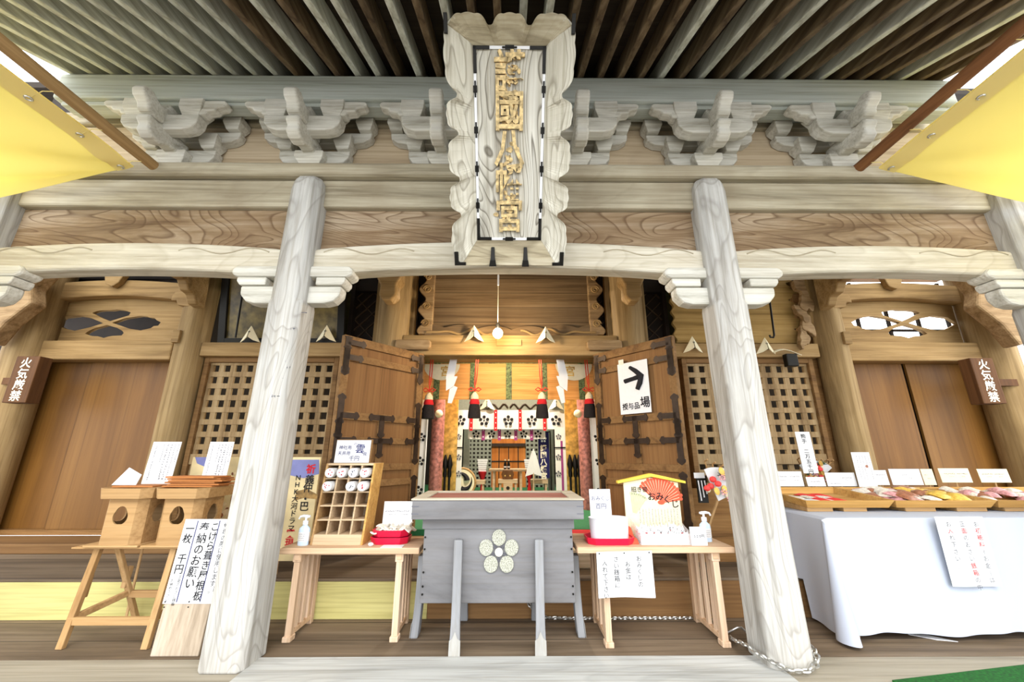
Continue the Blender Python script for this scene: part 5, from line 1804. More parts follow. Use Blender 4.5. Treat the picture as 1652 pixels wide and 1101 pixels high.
# upper tray stacked
t2 = octray(p.x + .005, 3.47, ZL + .052, .29, .21, .05, 'red octagonal tray stacked on top of the other red tray, full of packets')
for k in range(7):
    x = p.x - .11 + k * .036; 
    zz = ZL + .103 + .012 * (k % 2)
    ph = random.random() * 6
    o = MB().sheet(lambda u, v, x=x, zz=zz, ph=ph: (x + .085 * u - .03 + .02 * v, 3.38 + .17 * v, zz + .018 * math.sin(u * 4 + ph) + .012 * math.sin(v * 5 + ph)), 8, 8, .010).build('charm_packet', 'whitepack', None, smooth=True)
    tag(o, 'crumpled clear and white packet in the upper red tray on the left table', 'packet', 'packets in the upper red tray')
root, o0, rt, up, w, h = card('notice_card', (at(616, 852, 3.53).x, 3.53, ZL + .11), (at(664, 852, 3.53).x, 3.53, ZL + .11), .185, .02,
                              'blank-looking white card with one printed line standing behind the red trays', 'card')
mb = MB(); scribble(mb, o0 + rt * .02 + up * .11, rt, rt, up, w - .05, .012); scribble(mb, o0 + rt * .05 + up * .085, rt, rt, up, .05, .009); scribble(mb, o0 + rt * .15 + up * .085, rt, rt, up, .05, .009); mb.build('print', 'greyink', root)
a = at(615, 884, 3.30)
o = MB().box(a.x, a.x + .16, 3.275, 3.36, ZL + .001, ZL + .004).build('paper_slip', 'paper', None)
tag(o, 'small white slip lying in front of the red trays on the left table', 'paper')
p = at(598, 880, 3.33)
o = MB().ball((p.x, 3.33, ZL + .014), .018, 10, (1.2, 1, .75)).build('crumpled_paper', 'paper', None)
tag(o, 'small crumpled white paper left of the red trays', 'paper')

# ================================================================== RIGHT TABLE
p = at(988, 885, 3.22)
octray(at(984, 880, 3.3).x, 3.33, ZR, .36, .24, .048, 'red octagonal tray under the white bowl on the right table')
cx_, cy_ = at(985, 870, 3.3).x, 3.33
t = thing('white_tub', (cx_, cy_, ZR + .013), 'white round-cornered plastic tub standing in the red tray', 'tub')
prof = [(.001, 0), (.150, 0), (.155, .01), (.165, .16), (.17, .165), (.162, .165), (.150, .02), (.001, .018)]
MB().lathe(prof, (cx_, cy_, ZR + .013), 32, .92, .62).build('body', 'white', t, smooth=True)
root, o0, rt, up, w, h = card('price_card', (at(955, 842, 3.43).x, 3.47, ZR + .10), (at(990, 842, 3.43).x, 3.47, ZR + .10), .27, .02,
                              'tall white card with handwritten fortune price standing behind the white tub', 'card')
mb = MB(); htext(mb, 'おみくじ', o0 + rt * .012 + up * .20, rt, up, (w - .02) / 4, jit=.1); htext(mb, '百円', o0 + rt * .045 + up * .14, rt, up, .045, jit=.1)
mb.build('lettering', 'blueink', root)

# votive-shaped board with fans, clear box in front
Y = 3.50
x0, x1 = at(1011, 850, Y).x, at(1101, 850, Y).x
zb, zs, zpk = at(1050, 843, Y).z, at(1010, 779, Y).z, at(1050, 771, Y).z
t = thing('fortune_display', ((x0 + x1) / 2, Y, ZR), 'cream house-shaped fortune display board with a yellow roof edge and printed fans', 'display')
MB().prism([(x0, ZR), (x1, ZR), (x1, zs), ((x0 + x1) / 2, zpk), (x0, zs)], Y, Y + .015).build('board', 'cream', t)
xm = (x0 + x1) / 2
ex = .055
mb = MB().prism([(x0 - ex, zs - .006), (xm, zpk + .008), (x1 + ex, zs - .006), (x1 + ex, zs + .014), (xm, zpk + .034), (x0 - ex, zs + .014)], Y - .03, Y + .03)
mb.build('roof_edge', 'yellowroof', t, 0.003)
def fan(cx, cz, r0, r1, a0, a1, mat, name, n=13):
    mb = MB()
    for k in range(n):
        q0 = a0 + (a1 - a0) * k / n; q1 = a0 + (a1 - a0) * (k + .82) / n
        rr = r1 * (1 if k % 2 else .955)
        mb.add([(cx + r0 * math.cos(q0), Y - .0015, cz + r0 * math.sin(q0)), (cx + r0 * math.cos(q1), Y - .0015, cz + r0 * math.sin(q1)),
                (cx + rr * math.cos(q1), Y - .0015, cz + rr * math.sin(q1)), (cx + rr * math.cos(q0), Y - .0015, cz + rr * math.sin(q0))], [(0, 1, 2, 3)])
        qm = (q0 + q1) / 2
        mb.disc((cx + rr * math.cos(qm), Y - .001, cz + rr * math.sin(qm)), r1 * .07, (1, 0, 0), (0, 0, 1), 8, .001)
    mb.build(name, mat, t)
c = at(1063, 813, Y)
fan(c.x, c.z, .03, .20, R(8), R(140), 'fan', 'red_fan_print', 17)
mb = MB().disc((c.x + .02, Y - .002, c.z + .01), .03, (1, 0, 0), (0, 0, 1), 14, .001, .018); mb.build('red_sun_print', 'fan', t)
c2 = at(1022, 836, Y)
fan(c2.x, c2.z, .04, .19, R(50), R(95), 'palegreen', 'green_fan_print', 8)
mb = MB()
htext(mb, '招き猫', at(1018, 790, Y - .003), (1, 0, 0), (0, 0, 1), .046, bold=.01)
for ch, (u, v) in zip('おみくじ', ((1051, 801), (1064, 801), (1076, 806), (1089, 813))):
    put_char(mb, ch, at(u, v, Y - .003), (1, 0, 0), (0, 0, 1), .07, bold=.012)
mb.build('lettering', 'ink', t)
mb = MB()
for k in range(13):
    u = 1032 + k * 5.0
    scribble(mb, at(u, 822, Y - .001), (0, 0, -1), (1, 0, 0), (0, 0, 1), .11 + .03 * (k % 3), .008)
mb.build('fine_print', 'greyink', t)
# clear tray box with small white cat charms
Yf = 3.24
bx0, bx1 = at(1034, 870, Yf).x, at(1117, 870, Yf).x
zf = .075
t = thing('clear_tray', ((bx0 + bx1) / 2, Yf, ZR), 'clear plastic bin full of small white charms in front of the fortune board', 'bin')
MB().box(bx0, bx1, Yf, Yf + .004, ZR, ZR + zf).build('front_pane', 'clear', t)
MB().prism([(Yf, ZR), (Y - .02, ZR), (Y - .02, ZR + .15), (Yf, ZR + zf)], bx0, bx0 + .004, 'yz').build('side_pane', 'clear', t)
MB().prism([(Yf, ZR), (Y - .02, ZR), (Y - .02, ZR + .15), (Yf, ZR + zf)], bx1 - .004, bx1, 'yz').build('side_pane', 'clear', t)
MB().box(bx0, bx1, Yf, Y - .02, ZR, ZR + .004).build('floor_pane', 'white', t)
cat = None
k = 0
for r_ in range(3):
    for i in range(7):
        x = bx0 + .035 + i * (bx1 - bx0 - .07) / 6 + random.uniform(-.008, .008); y = Yf + .04 + r_ * .065; z = ZR + .0045
        s = random.uniform(.9, 1.1) * (1 + .12 * r_)
        if k == 0:
            cat = thing('white_charm', (x, y, z), 'small white figurine with tiny dark and red marks in the clear plastic bin', 'charm', 'white charms in the clear bin')
            MB().lathe([(.001, 0), (.024, 0), (.027, .02), (.020, .042), (.019, .05), (.024, .062), (.018, .078), (.001, .083)], (x, y, z), 14).build('body', 'paper', cat, smooth=True)
            m2 = MB()
            for d in (-1, 1):
                m2.lathe([(.008, 0), (.001, .018)], (x + d * .013, y, z + .074), 6)
            build_each(m2, 1, 'ear', 'paper', cat)
            m2 = MB()
            for d in (-1, 1): m2.disc((x + d * .008, y - .0215, z + .066), .0028, (1, 0, 0), (0, 0, 1), 6, .001)
            m2.disc((x, y - .0225, z + .058), .003, (1, 0, 0), (0, 0, 1), 6, .001)
            m2.build('face', 'ink', cat)
            MB().lathe([(.0205, .048), (.0215, .05), (.0205, .053)], (x, y, z), 14).build('red_collar', 'redink', cat)
            r0 = cat
        else:
            r0 = dup(cat, (x, y, z))
        r0.scale = (s, s, s); r0.rotation_euler = (0, 0, random.uniform(-.5, .5))
        k += 1
o = MB().sheet(lambda u, v: (bx0 - .085 + .075 * u, Yf + .02 + .22 * v, ZR + .004 + .11 * v * (1 - .3 * u) + .012 * math.sin(9 * v)), 5, 8, .008).build('printed_wrapper', 'fan', None, smooth=True)
tag(o, 'pinkish red patterned packet leaning between the white tub and the clear bin', 'packet')
root, o0, rt, up, w, h = card('price_card', (at(1118, 883, 3.2).x, 3.215, ZR + .001), (at(1144, 883, 3.2).x, 3.215, ZR + .001), .125, .012,
                              'small white price card in front of the right hand gel bottle', 'card')
mb = MB(); htext(mb, '一', o0 + rt * .045 + up * .09, rt, up, .02); htext(mb, '300円', o0 + rt * .018 + up * .062, rt, up, .026, gap=.8, bold=.01); mb.build('lettering', 'ink', root)
# notice hanging from the front edge
Y = 3.155
P = [at(962, 891, Y), at(1051, 887, Y), at(1057, 962, Y), at(968, 966, Y)]
t = thing('hanging_notice', (P[0] + P[2]) / 2, 'white handwritten paper notice pinned to the front edge of the right table', 'notice')
zt_, zb_ = P[0].z, P[3].z; x0, x1 = P[0].x, P[1].x
def nf(u, v): return (x0 + (x1 - x0) * u + .0 * v, Y - .006 * math.sin(u * PI * 2) * v, zt_ + .008 * u - (zt_ - zb_) * v + .006 * v * math.sin(u * 5))
MB().sheet(nf, 12, 8, .002).build('sheet', 'paper', t, smooth=True)
mb = MB()
for col, (s, top) in enumerate((('おみくじの', .04), ('お金は', .11), ('さい銭箱に', .05), ('入れて下さい', .10))):
    vtext(mb, s, (x1 - .10 - col * .082, Y - .009, zt_ - top * .5), (1, 0, 0), (0, 0, 1), .041, jit=.12)
mb.build('lettering', 'ink', t)
mb = MB()
for u in (.05, .5, .95): mb.ball(nf(u, .04), .006, 8)
build_each(mb, 1, 'pin', 'blackmetal', t)

# ================================================================== LEFT STAND with two offering stands
# trestle: front legs, back legs, rails
fl, fr_ = atz(97, 1048, 0), atz(234, 1048, 0)
ty = 3.33
tl, tr = at(160, 884, ty), at(292, 884, ty)
ztp = .615
t = thing('trestle_stand', ((fl.x + fr_.x) / 2, 3.4, 0), 'pale wooden trestle with splayed legs under the two boxy offering stands', 'stand')
def bar(a, b, w, d, name, parent=t, mat='sanboleg', bev=.004):
    a, b = Vector(a), Vector(b)
    z = (b - a).normalized(); x = Vector((1, 0, 0)) - z * z.x
    if x.length < .2: x = Vector((0, 1, 0)) - z * z.y
    x.normalize(); y = z.cross(x)
    def ring(p): return [p - x * w / 2 - y * d / 2, p + x * w / 2 - y * d / 2, p + x * w / 2 + y * d / 2, p - x * w / 2 + y * d / 2]
    return MB().hexa(ring(a), ring(b)).build(name, mat, parent, bev)
A1, A2 = Vector((tl.x + .03, 3.30, ztp)), Vector((tr.x - .02, 3.30, ztp))
bar(A1, fl, .045, .035, 'leg'); bar(A2, fr_, .045, .035, 'leg')
B1, B2 = Vector((A1.x + .08, 3.36, ztp)), Vector((A2.x + .02, 3.36, ztp))
G1, G2 = Vector((fl.x + .12, 3.66, 0)), Vector((fr_.x + .06, 3.66, 0))
bar(B1, G1, .04, .03, 'leg'); bar(B2, G2, .04, .03, 'leg')
def lerp(a, b, f): return a + (b - a) * f
bar(lerp(A1, fl, .74) + Vector((-.02, 0, 0)), lerp(A2, fr_, .74) + Vector((.02, 0, 0)), .03, .05, 'front_rail', mat='sanbo')
bar(lerp(A1, fl, .72), lerp(B1, G1, .60), .025, .045, 'side_rail', mat='sanbo')
bar(lerp(A2, fr_, .72), lerp(B2, G2, .60), .025, .045, 'side_rail', mat='sanbo')
bar(lerp(B1, G1, .62), lerp(B2, G2, .62), .03, .05, 'back_rail', mat='sanbo')
for a, b in ((A1, fl), (A2, fr_), (B1, G1)):
    p = lerp(a, b, .40)
    bar(p + Vector((0, .02, .07)), p + Vector((-.01, .02, -.08)), .035, .035, 'hinge_block')
MB().box(A1.x - .15, A2.x + .12, 3.24, 3.54, ztp, ztp + .012).build('top_board', 'sanbo', t, 0.003)

ZS = ztp + .013
def sanbo(cx, cy, label):
    t = thing('offering_stand', (cx, cy, ZS), label, 'stand')
    w = .155
    MB().box(cx - .21, cx + .19, cy - .17, cy + .17, ZS, ZS + .014).build('base_board', 'sanbo', t, 0.003)
    # body: octagonal box with one hole on each of three sides
    def hole(r):
        pts = []
        for k in range(28):
            q = 2 * PI * k / 28
            rr = r * (1 + .16 * abs(math.cos(1.5 * (q - PI / 2))))
            pts.append((rr * math.cos(q) * .85, rr * math.sin(q)))
        return pts
    z0, z1 = ZS + .014, ZS + .335
    H = z1 - z0; hw = .105
    c = w - hw
    vs, fs = curve_solid([(-hw, 0), (hw, 0), (hw, H), (-hw, H)], [[(a, b + H * .62) for a, b in hole(.058)]], .012)
    MB().add([(cx + a, cy - w + d, z0 + b) for a, b, d in vs], fs).build('front_panel', 'sanbo', t)
    MB().add([(cx + w - d, cy + a, z0 + b) for a, b, d in vs], fs).build('side_panel', 'sanbo', t)
    MB().add([(cx - w + d, cy + a, z0 + b) for a, b, d in vs], fs).build('side_panel', 'sanbo', t)
    MB().box(cx - hw, cx + hw, cy + w - .012, cy + w, z0, z1).build('back_panel', 'sanbo', t)
    mb = MB()
    for sx in (-1, 1):
        for sy in (-1, 1):
            a = (cx + sx * hw, cy + sy * w); b = (cx + sx * w, cy + sy * hw)
            i1 = (cx + sx * (hw - .005), cy + sy * (w - .012)); i2 = (cx + sx * (w - .012), cy + sy * (hw - .005))
            mb.hexa([(q[0], q[1], z0) for q in (a, b, i2, i1)], [(q[0], q[1], z1) for q in (a, b, i2, i1)])
    build_each(mb, 1, 'corner_panel', 'sanbo', t)
    # tray on top, corners cut
    def ring(hw, cc, z): return [(cx - hw + cc, cy - hw, z), (cx + hw - cc, cy - hw, z), (cx + hw, cy - hw + cc, z), (cx + hw, cy + hw - cc, z), (cx + hw - cc, cy + hw, z), (cx - hw + cc, cy + hw, z), (cx - hw, cy + hw - cc, z), (cx - hw, cy - hw + cc, z)]
    rings = [ring(.195, .055, z1), ring(.205, .058, z1 + .075), ring(.195, .055, z1 + .075), ring(.185, .052, z1 + .012)]
    vs = sum(rings, []); fs = []
    for i in range(3):
        for k in range(8): fs.append((i * 8 + k, i * 8 + (k + 1) % 8, i * 8 + 8 + (k + 1) % 8, i * 8 + 8 + k))
    fs.append(tuple(range(8))[::-1]); fs.append(tuple(24 + k for k in range(8)))
    MB().add(vs, fs).build('tray', 'sanbo', t, 0.002)
    return z1 + .075
s1 = at(194, 845, 3.25); s2 = at(281, 845, 3.25)
zt1 = sanbo(s1.x, 3.39, 'left one of the two boxy wooden offering stands, with an envelope on its tray')
zt2 = sanbo(s2.x + .02, 3.39, 'right one of the two boxy wooden offering stands, with red-brown shingles on its tray')
c1, c2x = s1.x, s2.x + .02
# shingles
o = MB().box(c1 - .15, c1 + .16, 3.27, 3.47, zt1 + .001, zt1 + .011).build('shingle', 'shingle', None)
tag(o, 'single red-brown shingle lying across the left offering stand', 'shingle')
ords = ['lowest', 'second lowest', 'third lowest', 'third highest', 'second highest', 'topmost']
for k in range(6):
    dx = random.uniform(-.025, .025); dy = random.uniform(-.015, .015); q = random.uniform(-.06, .06)
    z = zt2 + .001 + k * .0135
    mb = MB(); mb.X = Matrix.Translation((c2x + dx + .02, 3.38 + dy, z)) @ Matrix.Rotation(q, 4, 'Z')
    e = random.uniform(-.02, .02)
    mb.hexa([(-.20, -.08, 0), (.20 + e, -.085, 0), (.21, .08, 0), (-.20 + e, .085, 0)], [(-.20, -.08, .0105), (.20 + e, -.085, .0105), (.21, .08, .0105), (-.20 + e, .085, .0105)])
    tag(mb.build('shingle', 'shingle', None), '%s red-brown shingle of the bundle on the right offering stand' % ords[k], 'shingle', 'shingles on the right offering stand')
# envelope and two printed cards
a = at(177, 786, 3.35)
t = thing('white_envelope', (a.x + .09, 3.35, zt1 + .012), 'white envelope with a raised pointed flap standing on the left offering stand', 'envelope')
zz = zt1 + .012
pts = [(a.x, zz), (a.x + .19, zz), (a.x + .19, zz + .075), (a.x + .07, zz + .13)]
MB().hexa([(pts[0][0], 3.36, pts[0][1]), (pts[1][0], 3.36, pts[1][1]), (pts[1][0], 3.366, pts[1][1]), (pts[0][0], 3.366, pts[0][1])],
          [(pts[3][0], 3.40, pts[3][1]), (pts[2][0], 3.39, pts[2][1]), (pts[2][0], 3.396, pts[2][1]), (pts[3][0], 3.406, pts[3][1])]).build('sheet', 'paper', t)
for u0, u1, lab, seed in ((226, 273, 'printed white card standing between the two offering stands, behind the shingles', 3), (321, 361, 'printed white card standing behind the right offering stand', 4)):
    Y = 3.60
    a, b = at(u0, 786, Y), at(u1, 786, Y)
    zb = ztp + .012 if False else a.z
    ht = at(250, 713, Y + .03).z - a.z
    root, o0, rt, up, w, h = card('printed_card', (a.x, Y, a.z), (b.x, Y, b.z), ht, .03, lab, 'card')
    # prop behind that carries the card
    bar((a.x + w / 2, Y + .012, 0), (a.x + w / 2, Y + .03, a.z + ht * .8), .02, .01, 'prop', root, 'sanboleg')
    mb = MB()
    for c in range(7):
        if c == 5: continue
        f = .06 + .13 * c
        scribble(mb, o0 + rt * (w * (1 - f)) + up * (h * .93), -up, rt, up, h * (.8 if c not in (0, 4) else .4), .012 if c not in (2, 3) else .016)
    mb.build('print', 'greyink', root)

# ---- leaning plank with handwritten notice
bL, bR = atz(240, 1061, 0), atz(318, 1061, 0)
Yt = 3.19
tL, tR = at(316, 838, Yt), at(384, 838, Yt)
bL.y = bR.y = 3.10; tL.x = max(tL.x, bL.x)
t = thing('leaning_plank', (bL + bR) / 2, 'thick pale plank leaning beside the left pillar with a handwritten notice on it', 'plank')
tL.x = bL.x
upv = (tL - bL).normalized(); rtv = Vector((1, 0, 0)); nmv = rtv.cross(upv).normalized()
Lp = (tL - bL).length; Wp = (bR - bL).length
def LP(a, b, c=0.0): return bL + rtv * a + upv * b + nmv * c
MB().hexa([LP(0, 0, -.055), LP(Wp, 0, -.055), LP(Wp, 0, 0), LP(0, 0, 0)], [LP(0, Lp * .98, -.055), LP(Wp, Lp * .98, -.055), LP(Wp, Lp * .98, 0), LP(0, Lp * .98, 0)]).build('board', 'plank', t, 0.006)
p0b = Lp * .36
pw0, pw1 = -.01, Wp + .035
MB().hexa([LP(pw0, p0b, .002), LP(pw1, p0b, .002), LP(pw1, p0b, .004), LP(pw0, p0b, .004)], [LP(pw0, Lp, .002), LP(pw1, Lp, .002), LP(pw1, Lp, .004), LP(pw0, Lp, .004)]).build('notice_sheet', 'paper', t)
PHt = Lp - p0b; PWd = pw1 - pw0
mb = MB()
for f in (.26, .70):
    a = pw0 + PWd * f
    mb.hexa([LP(a - .003, p0b + .01, .0045), LP(a + .003, p0b + .01, .0045), LP(a + .003, p0b + .01, .0055), LP(a - .003, p0b + .01, .0055)],
            [LP(a - .003, Lp - .01, .0045), LP(a + .003, Lp - .01, .0045), LP(a + .003, Lp - .01, .0055), LP(a - .003, Lp - .01, .0055)])
build_each(mb, 1, 'ruled_line', 'blueink', t)
mb = MB()
def col(s, f, top, size, gap=1.0, **kw):
    a = pw0 + PWd * f
    vtext(mb, s, LP(a, Lp - top, .005), rtv, upv, size, gap, jit=.08, **kw)
col('（指定重要文化財 社殿', .945, .012, .042, .98)
col('修理の際に使用します。', .855, .02, .042, .98)
col('こけら葺き屋根板', .63, .02, .063, .98, bold=.012)
col('奉納のお願い', .42, .02, .072, .98, bold=.012)
col('一枚 千円', .14, .03, .066, .98, bold=.012)
col('正面のおさい銭箱', .20, .36, .024, .95)
col('お納め下さい。', .07, .38, .024, .95)
mb.build('lettering', 'ink', t)
mb = MB()
for f in (.05, .5, .95):
    mb.disc(LP(pw0 + PWd * f, p0b + .012, .005), .005, rtv, upv, 8, .003)
    mb.disc(LP(pw0 + PWd * f, p0b - .02, .001), .004, rtv, upv, 8, .003)
build_each(mb, 1, 'pin', 'blackmetal', t)

# ---- large poster behind the left pillar
Y = 3.80
xa, xb2 = at(312, 735, Y).x, at(517, 742, Y).x
za, zb2 = at(420, 738, Y).z, .43
t = thing('large_poster', ((xa + xb2) / 2, Y, zb2), 'large poster panel with a scenic sky and vertical lettering standing behind the left pillar', 'poster')
MB().box(xa, xb2, Y, Y + .02, .40, za).build('panel', 'poster', t, 0.002)
for xx in (xa + .15, xb2 - .3):
    MB().box(xx, xx + .03, Y + .02, Y + .05, .29, za - .2).build('back_strut', 'sanboleg', t)
def pq(u, v, d=.002):
    p = at(u, v, Y); p.y = Y - d; return p
mb = MB().add([pq(470, 742), pq(515, 742), pq(515, 765), pq(490, 772), pq(462, 766)], [(0, 1, 2, 3, 4)])
mb.add([pq(315, 738), pq(350, 738), pq(345, 760), pq(318, 748)], [(0, 1, 2, 3)])
build_each(mb, 1, 'sky_print', 'posterblue', t)
mb = MB().add([pq(478, 793), pq(495, 789), pq(512, 798), pq(512, 806), pq(490, 804), pq(476, 808)], [(0, 1, 2, 3, 4, 5)])
mb.build('hill_print', 'postergold', t)
mb = MB(); m2 = MB()
for i in range(46):
    u = random.uniform(352, 408); v = random.uniform(758, 842)
    r_ = random.uniform(.012, .04)
    n_ = 6
    pts = [pq(u, v, .003 + i * .0002) + Vector((r_ * random.uniform(.5, 1.3) * math.cos(2 * PI * k / n_), 0, r_ * random.uniform(.5, 1.3) * math.sin(2 * PI * k / n_))) for k in range(n_)]
    (mb if i % 3 else m2).add(pts, [tuple(range(n_))])
mb.build('armour_print', 'ivory', t); m2.build('armour_shade_print', 'brownprint', t)
mb = MB()
vtext(mb, '祈', pq(503, 749, .004), (1, 0, 0), (0, 0, 1), .085, bold=.03)
vtext(mb, '実現', pq(470, 853, .004), (1, 0, 0), (0, 0, 1), .075, bold=.02)
mb.build('red_lettering', 'redink', t)
mb = MB()
for ch, (u, v) in zip('義仲・巴', ((500, 774), (497, 787), (493, 805), (491, 817))): put_char(mb, ch, pq(u, v, .004), (1, 0, 0), (0, 0, 1), .085, bold=.015)
vtext(mb, 'NHK大河ドラマ', pq(482, 765, .004), (1, 0, 0), (0, 0, 1), .060, bold=.012)
mb.build('black_lettering', 'ink', t)

# ================================================================== RIGHT SALES TABLE with white cloth
ZC = .815
tx0, tx1, ty0, ty1 = at(1330, 835, 3.30).x, 5.3, 3.30, 4.36
t = thing('sales_table', ((tx0 + tx1) / 2, 3.6, 0), 'long plain table hidden under the white cloth at the right', 'table')
MB().box(tx0 + .01, tx1, ty0 + .012, ty1 - .01, ZC - .03, ZC - .004).build('tabletop', 'table', t)
for x in (tx0 + .1, tx1 - .1):
    for y in (ty0 + .06, ty1 - .06):
        zl = 0 if y < 3.7 else .29
        MB().box(x - .02, x + .02, y - .02, y + .02, zl, ZC - .03).build('leg', 'tableleg', t)
# cloth: one sheet, top plus hanging front and left side with a flared corner
def cloth(u, v):
    # u: along x (0 is the hem of the left drop), v: from back (0) to the hem in front (1)
    Lx = .80; Ly = .78; wx = tx1 - tx0; wy = ty1 - ty0
    a = u * (Lx + wx) - Lx; b = v * (Ly + wy)
    dx = max(0, -a); dy = max(0, b - wy)
    x = tx0 + max(0, a); y = ty1 - min(b, wy)
    drop = min(math.hypot(dx, dy) if (dx > 0 and dy > 0) else max(dx, dy), .80)
    z = ZC - drop * .985
    if dx > 0 and dy > 0:
        ang = math.atan2(dy, dx)
        fl_ = .10 * math.sin(2 * ang) * (drop / .8) ** 1.3 + .012
        ripple = .05 * math.sin(4 * ang) * (drop / .8)
        x -= fl_ * math.cos(ang) + .02 + ripple * .5
        y -= fl_ * 1.9 * math.sin(ang) - ripple * .2
    elif dx > 0:
        x -= .012 + .02 * (dx / .8) * (1 + math.sin(b * 14))
    elif dy > 0:
        k = dy / .8
        y -= .010 + .022 * k * (1 + math.sin(a * 7 + .6 + .8 * math.sin(a * 2.1))) + .012 * k * math.sin(a * 19)
        z += .012 * math.sin(a * 7) * k
    z = max(z, .006 if y < 3.64 else .298)
    return (x, y, z)
mb = MB().sheet(cloth, 150, 90, -.004)
o = mb.build('white_tablecloth', 'clothw', None, smooth=True)
tag(o, 'long white tablecloth draped over the sales table at the right', 'tablecloth')
# notice pinned to the cloth
Y = 3.235
P = [at(1507, 834, Y), at(1580, 834, Y), at(1617, 945, Y), at(1532, 947, Y)]
nx0, nx1, nz1, nz0 = P[0].x, P[1].x + .02, P[0].z, P[3].z
t = thing('cloth_notice', ((nx0 + nx1) / 2, Y, (nz0 + nz1) / 2), 'white handwritten notice hanging on the front of the white tablecloth', 'notice')
MB().sheet(lambda u, v: (nx0 + (nx1 - nx0) * u, Y - .004 * math.sin(u * 6) * v, nz1 - (nz1 - nz0) * v), 8, 6, .002).build('sheet', 'paper', t, smooth=True)
mb = MB(); m2 = MB()
for c, (s, red) in enumerate((('お初穂料(お金)は', '初穂料'), ('正面のおさい銭箱の中', '面銭箱'), ('お入れ下さい。', '入'))):
    for i, ch in enumerate(s):
        put_char(m2 if ch in red else mb, ch, (nx1 - .07 - c * .105, Y - .007, nz1 - .05 - i * .047), (1, 0, 0), (0, 0, 1), .042, jit=.12)
mb.build('lettering', 'greyink', t); m2.build('red_lettering', 'redink', t)

# trays on wooden blocks
TILT = .09
def wtray(x0, x1, y0, y1, z, h, label):
    t = thing('goods_tray', ((x0 + x1) / 2, y0, z), label, 'tray')
    t.rotation_euler = (math.atan(TILT), 0, 0)
    th = .014; o = .03
    MB().box(x0, x1, y0, y1, z, z + .01).build('bottom', 'tray', t)
    MB().hexa([(x0, y0, z), (x1, y0, z), (x1, y0 + th, z), (x0, y0 + th, z)], [(x0 - o, y0 - o, z + h), (x1 + o, y0 - o, z + h), (x1 + o, y0 + th - o, z + h), (x0 - o, y0 + th - o, z + h)]).build('front_board', 'tray', t, .002)
    MB().hexa([(x0, y1 - th, z), (x1, y1 - th, z), (x1, y1, z), (x0, y1, z)], [(x0 - o, y1 - th + o, z + h), (x1 + o, y1 - th + o, z + h), (x1 + o, y1 + o, z + h), (x0 - o, y1 + o, z + h)]).build('back_board', 'tray', t, .002)
    for xx, s in ((x0, -1), (x1, 1)):
        a, b = (xx, xx + th) if s < 0 else (xx - th, xx)
        MB().hexa([(a, y0 + th, z), (b, y0 + th, z), (b, y1 - th, z), (a, y1 - th, z)], [(a + s * o, y0 + th - o, z + h), (b + s * o, y0 + th - o, z + h), (b + s * o, y1 - th + o, z + h), (a + s * o, y1 - th + o, z + h)]).build('end_board', 'tray', t, .002)
    return t
ZT = ZC + .034
a = at(1303, 822, 3.58); m = at(1412, 815, 3.75); b = at(1606, 820, 3.58)
T1 = (a.x, m.x - .035, 3.58, 4.16); T2 = (m.x + .03, b.x - .035, 3.58, 4.16); T3 = (b.x + .03, 5.2, 3.58, 4.16)
wtray(*T1, ZT, .062, 'honey wooden tray with red and white charms, left end of the sales table')
wtray(*T2, ZT, .062, 'honey wooden tray crowded with pink white and yellow packets on the sales table')
wtray(*T3, ZT, .062, 'honey wooden tray with clear bead packets at the right end of the sales table')
k = 0
for x, w in ((T1[0] + .12, .22), (T1[0] + .42, .20), (T2[0] + .22, .26), (T2[0] + .66, .26), (T3[0] + .22, .3), (T3[0] + .75, .25)):
    o = MB().hexa([(x - w / 2, 3.60, ZC + .001), (x + w / 2, 3.60, ZC + .001), (x + w / 2, 4.10, ZC + .001), (x - w / 2, 4.10, ZC + .001)],
                  [(x - w / 2, 3.60, ZT - .001), (x + w / 2, 3.60, ZT - .001), (x + w / 2, 4.10, ZT - .001 + TILT * .5), (x - w / 2, 4.10, ZT - .001 + TILT * .5)]).build('wooden_block', 'sanbo', None, 0.003)
    tag(o, 'flat wooden block on the tablecloth lifting the goods trays', 'block', 'wooden blocks under the goods trays')
# dividers and charms in tray 1
def packet(x, y, z, w, d, h, q, mat, label, group, name='packet', tilt=0.0):
    ph = random.random() * 6
    z += TILT * (y - 3.58); tilt += TILT
    X = Matrix.Translation((x, y, z)) @ Matrix.Rotation(q, 4, 'Z') @ Matrix.Rotation(tilt, 4, 'X')
    mb = MB(); mb.X = X
    def fn(u, v):
        e = (math.sin(PI * u) * math.sin(PI * v)) ** .5 if 0 < u < 1 and 0 < v < 1 else 0
        return ((u - .5) * w, (v - .5) * d, .004 + h * e + .004 * math.sin(9 * u + ph) * math.sin(7 * v + ph) * e)
    mb.sheet(fn, 7, 7, .004)
    return tag(mb.build(name, mat, None, smooth=True), label, 'packet', group)
for i in range(6):
    x = T1[0] + .07 + i * .066
    packet(x, 3.74 + .14 * (i % 2), ZT + .012, .05, .22, .016, .45, 'whitepack' if i % 2 else 'paper', 'thin white wrapped charm lying in the left goods tray', 'white charms in the left goods tray', 'wrapped_charm')
for i in range(4):
    x = T1[0] + .30 + (i % 2) * .13; y = 3.78 + .2 * (i // 2)
    if x < T1[1] - .03:
        packet(x, y, ZT + .012, .06, .2, .018, .6, 'redtag', 'bright red charm lying in the left goods tray', 'red charms in the left goods tray', 'red_charm')
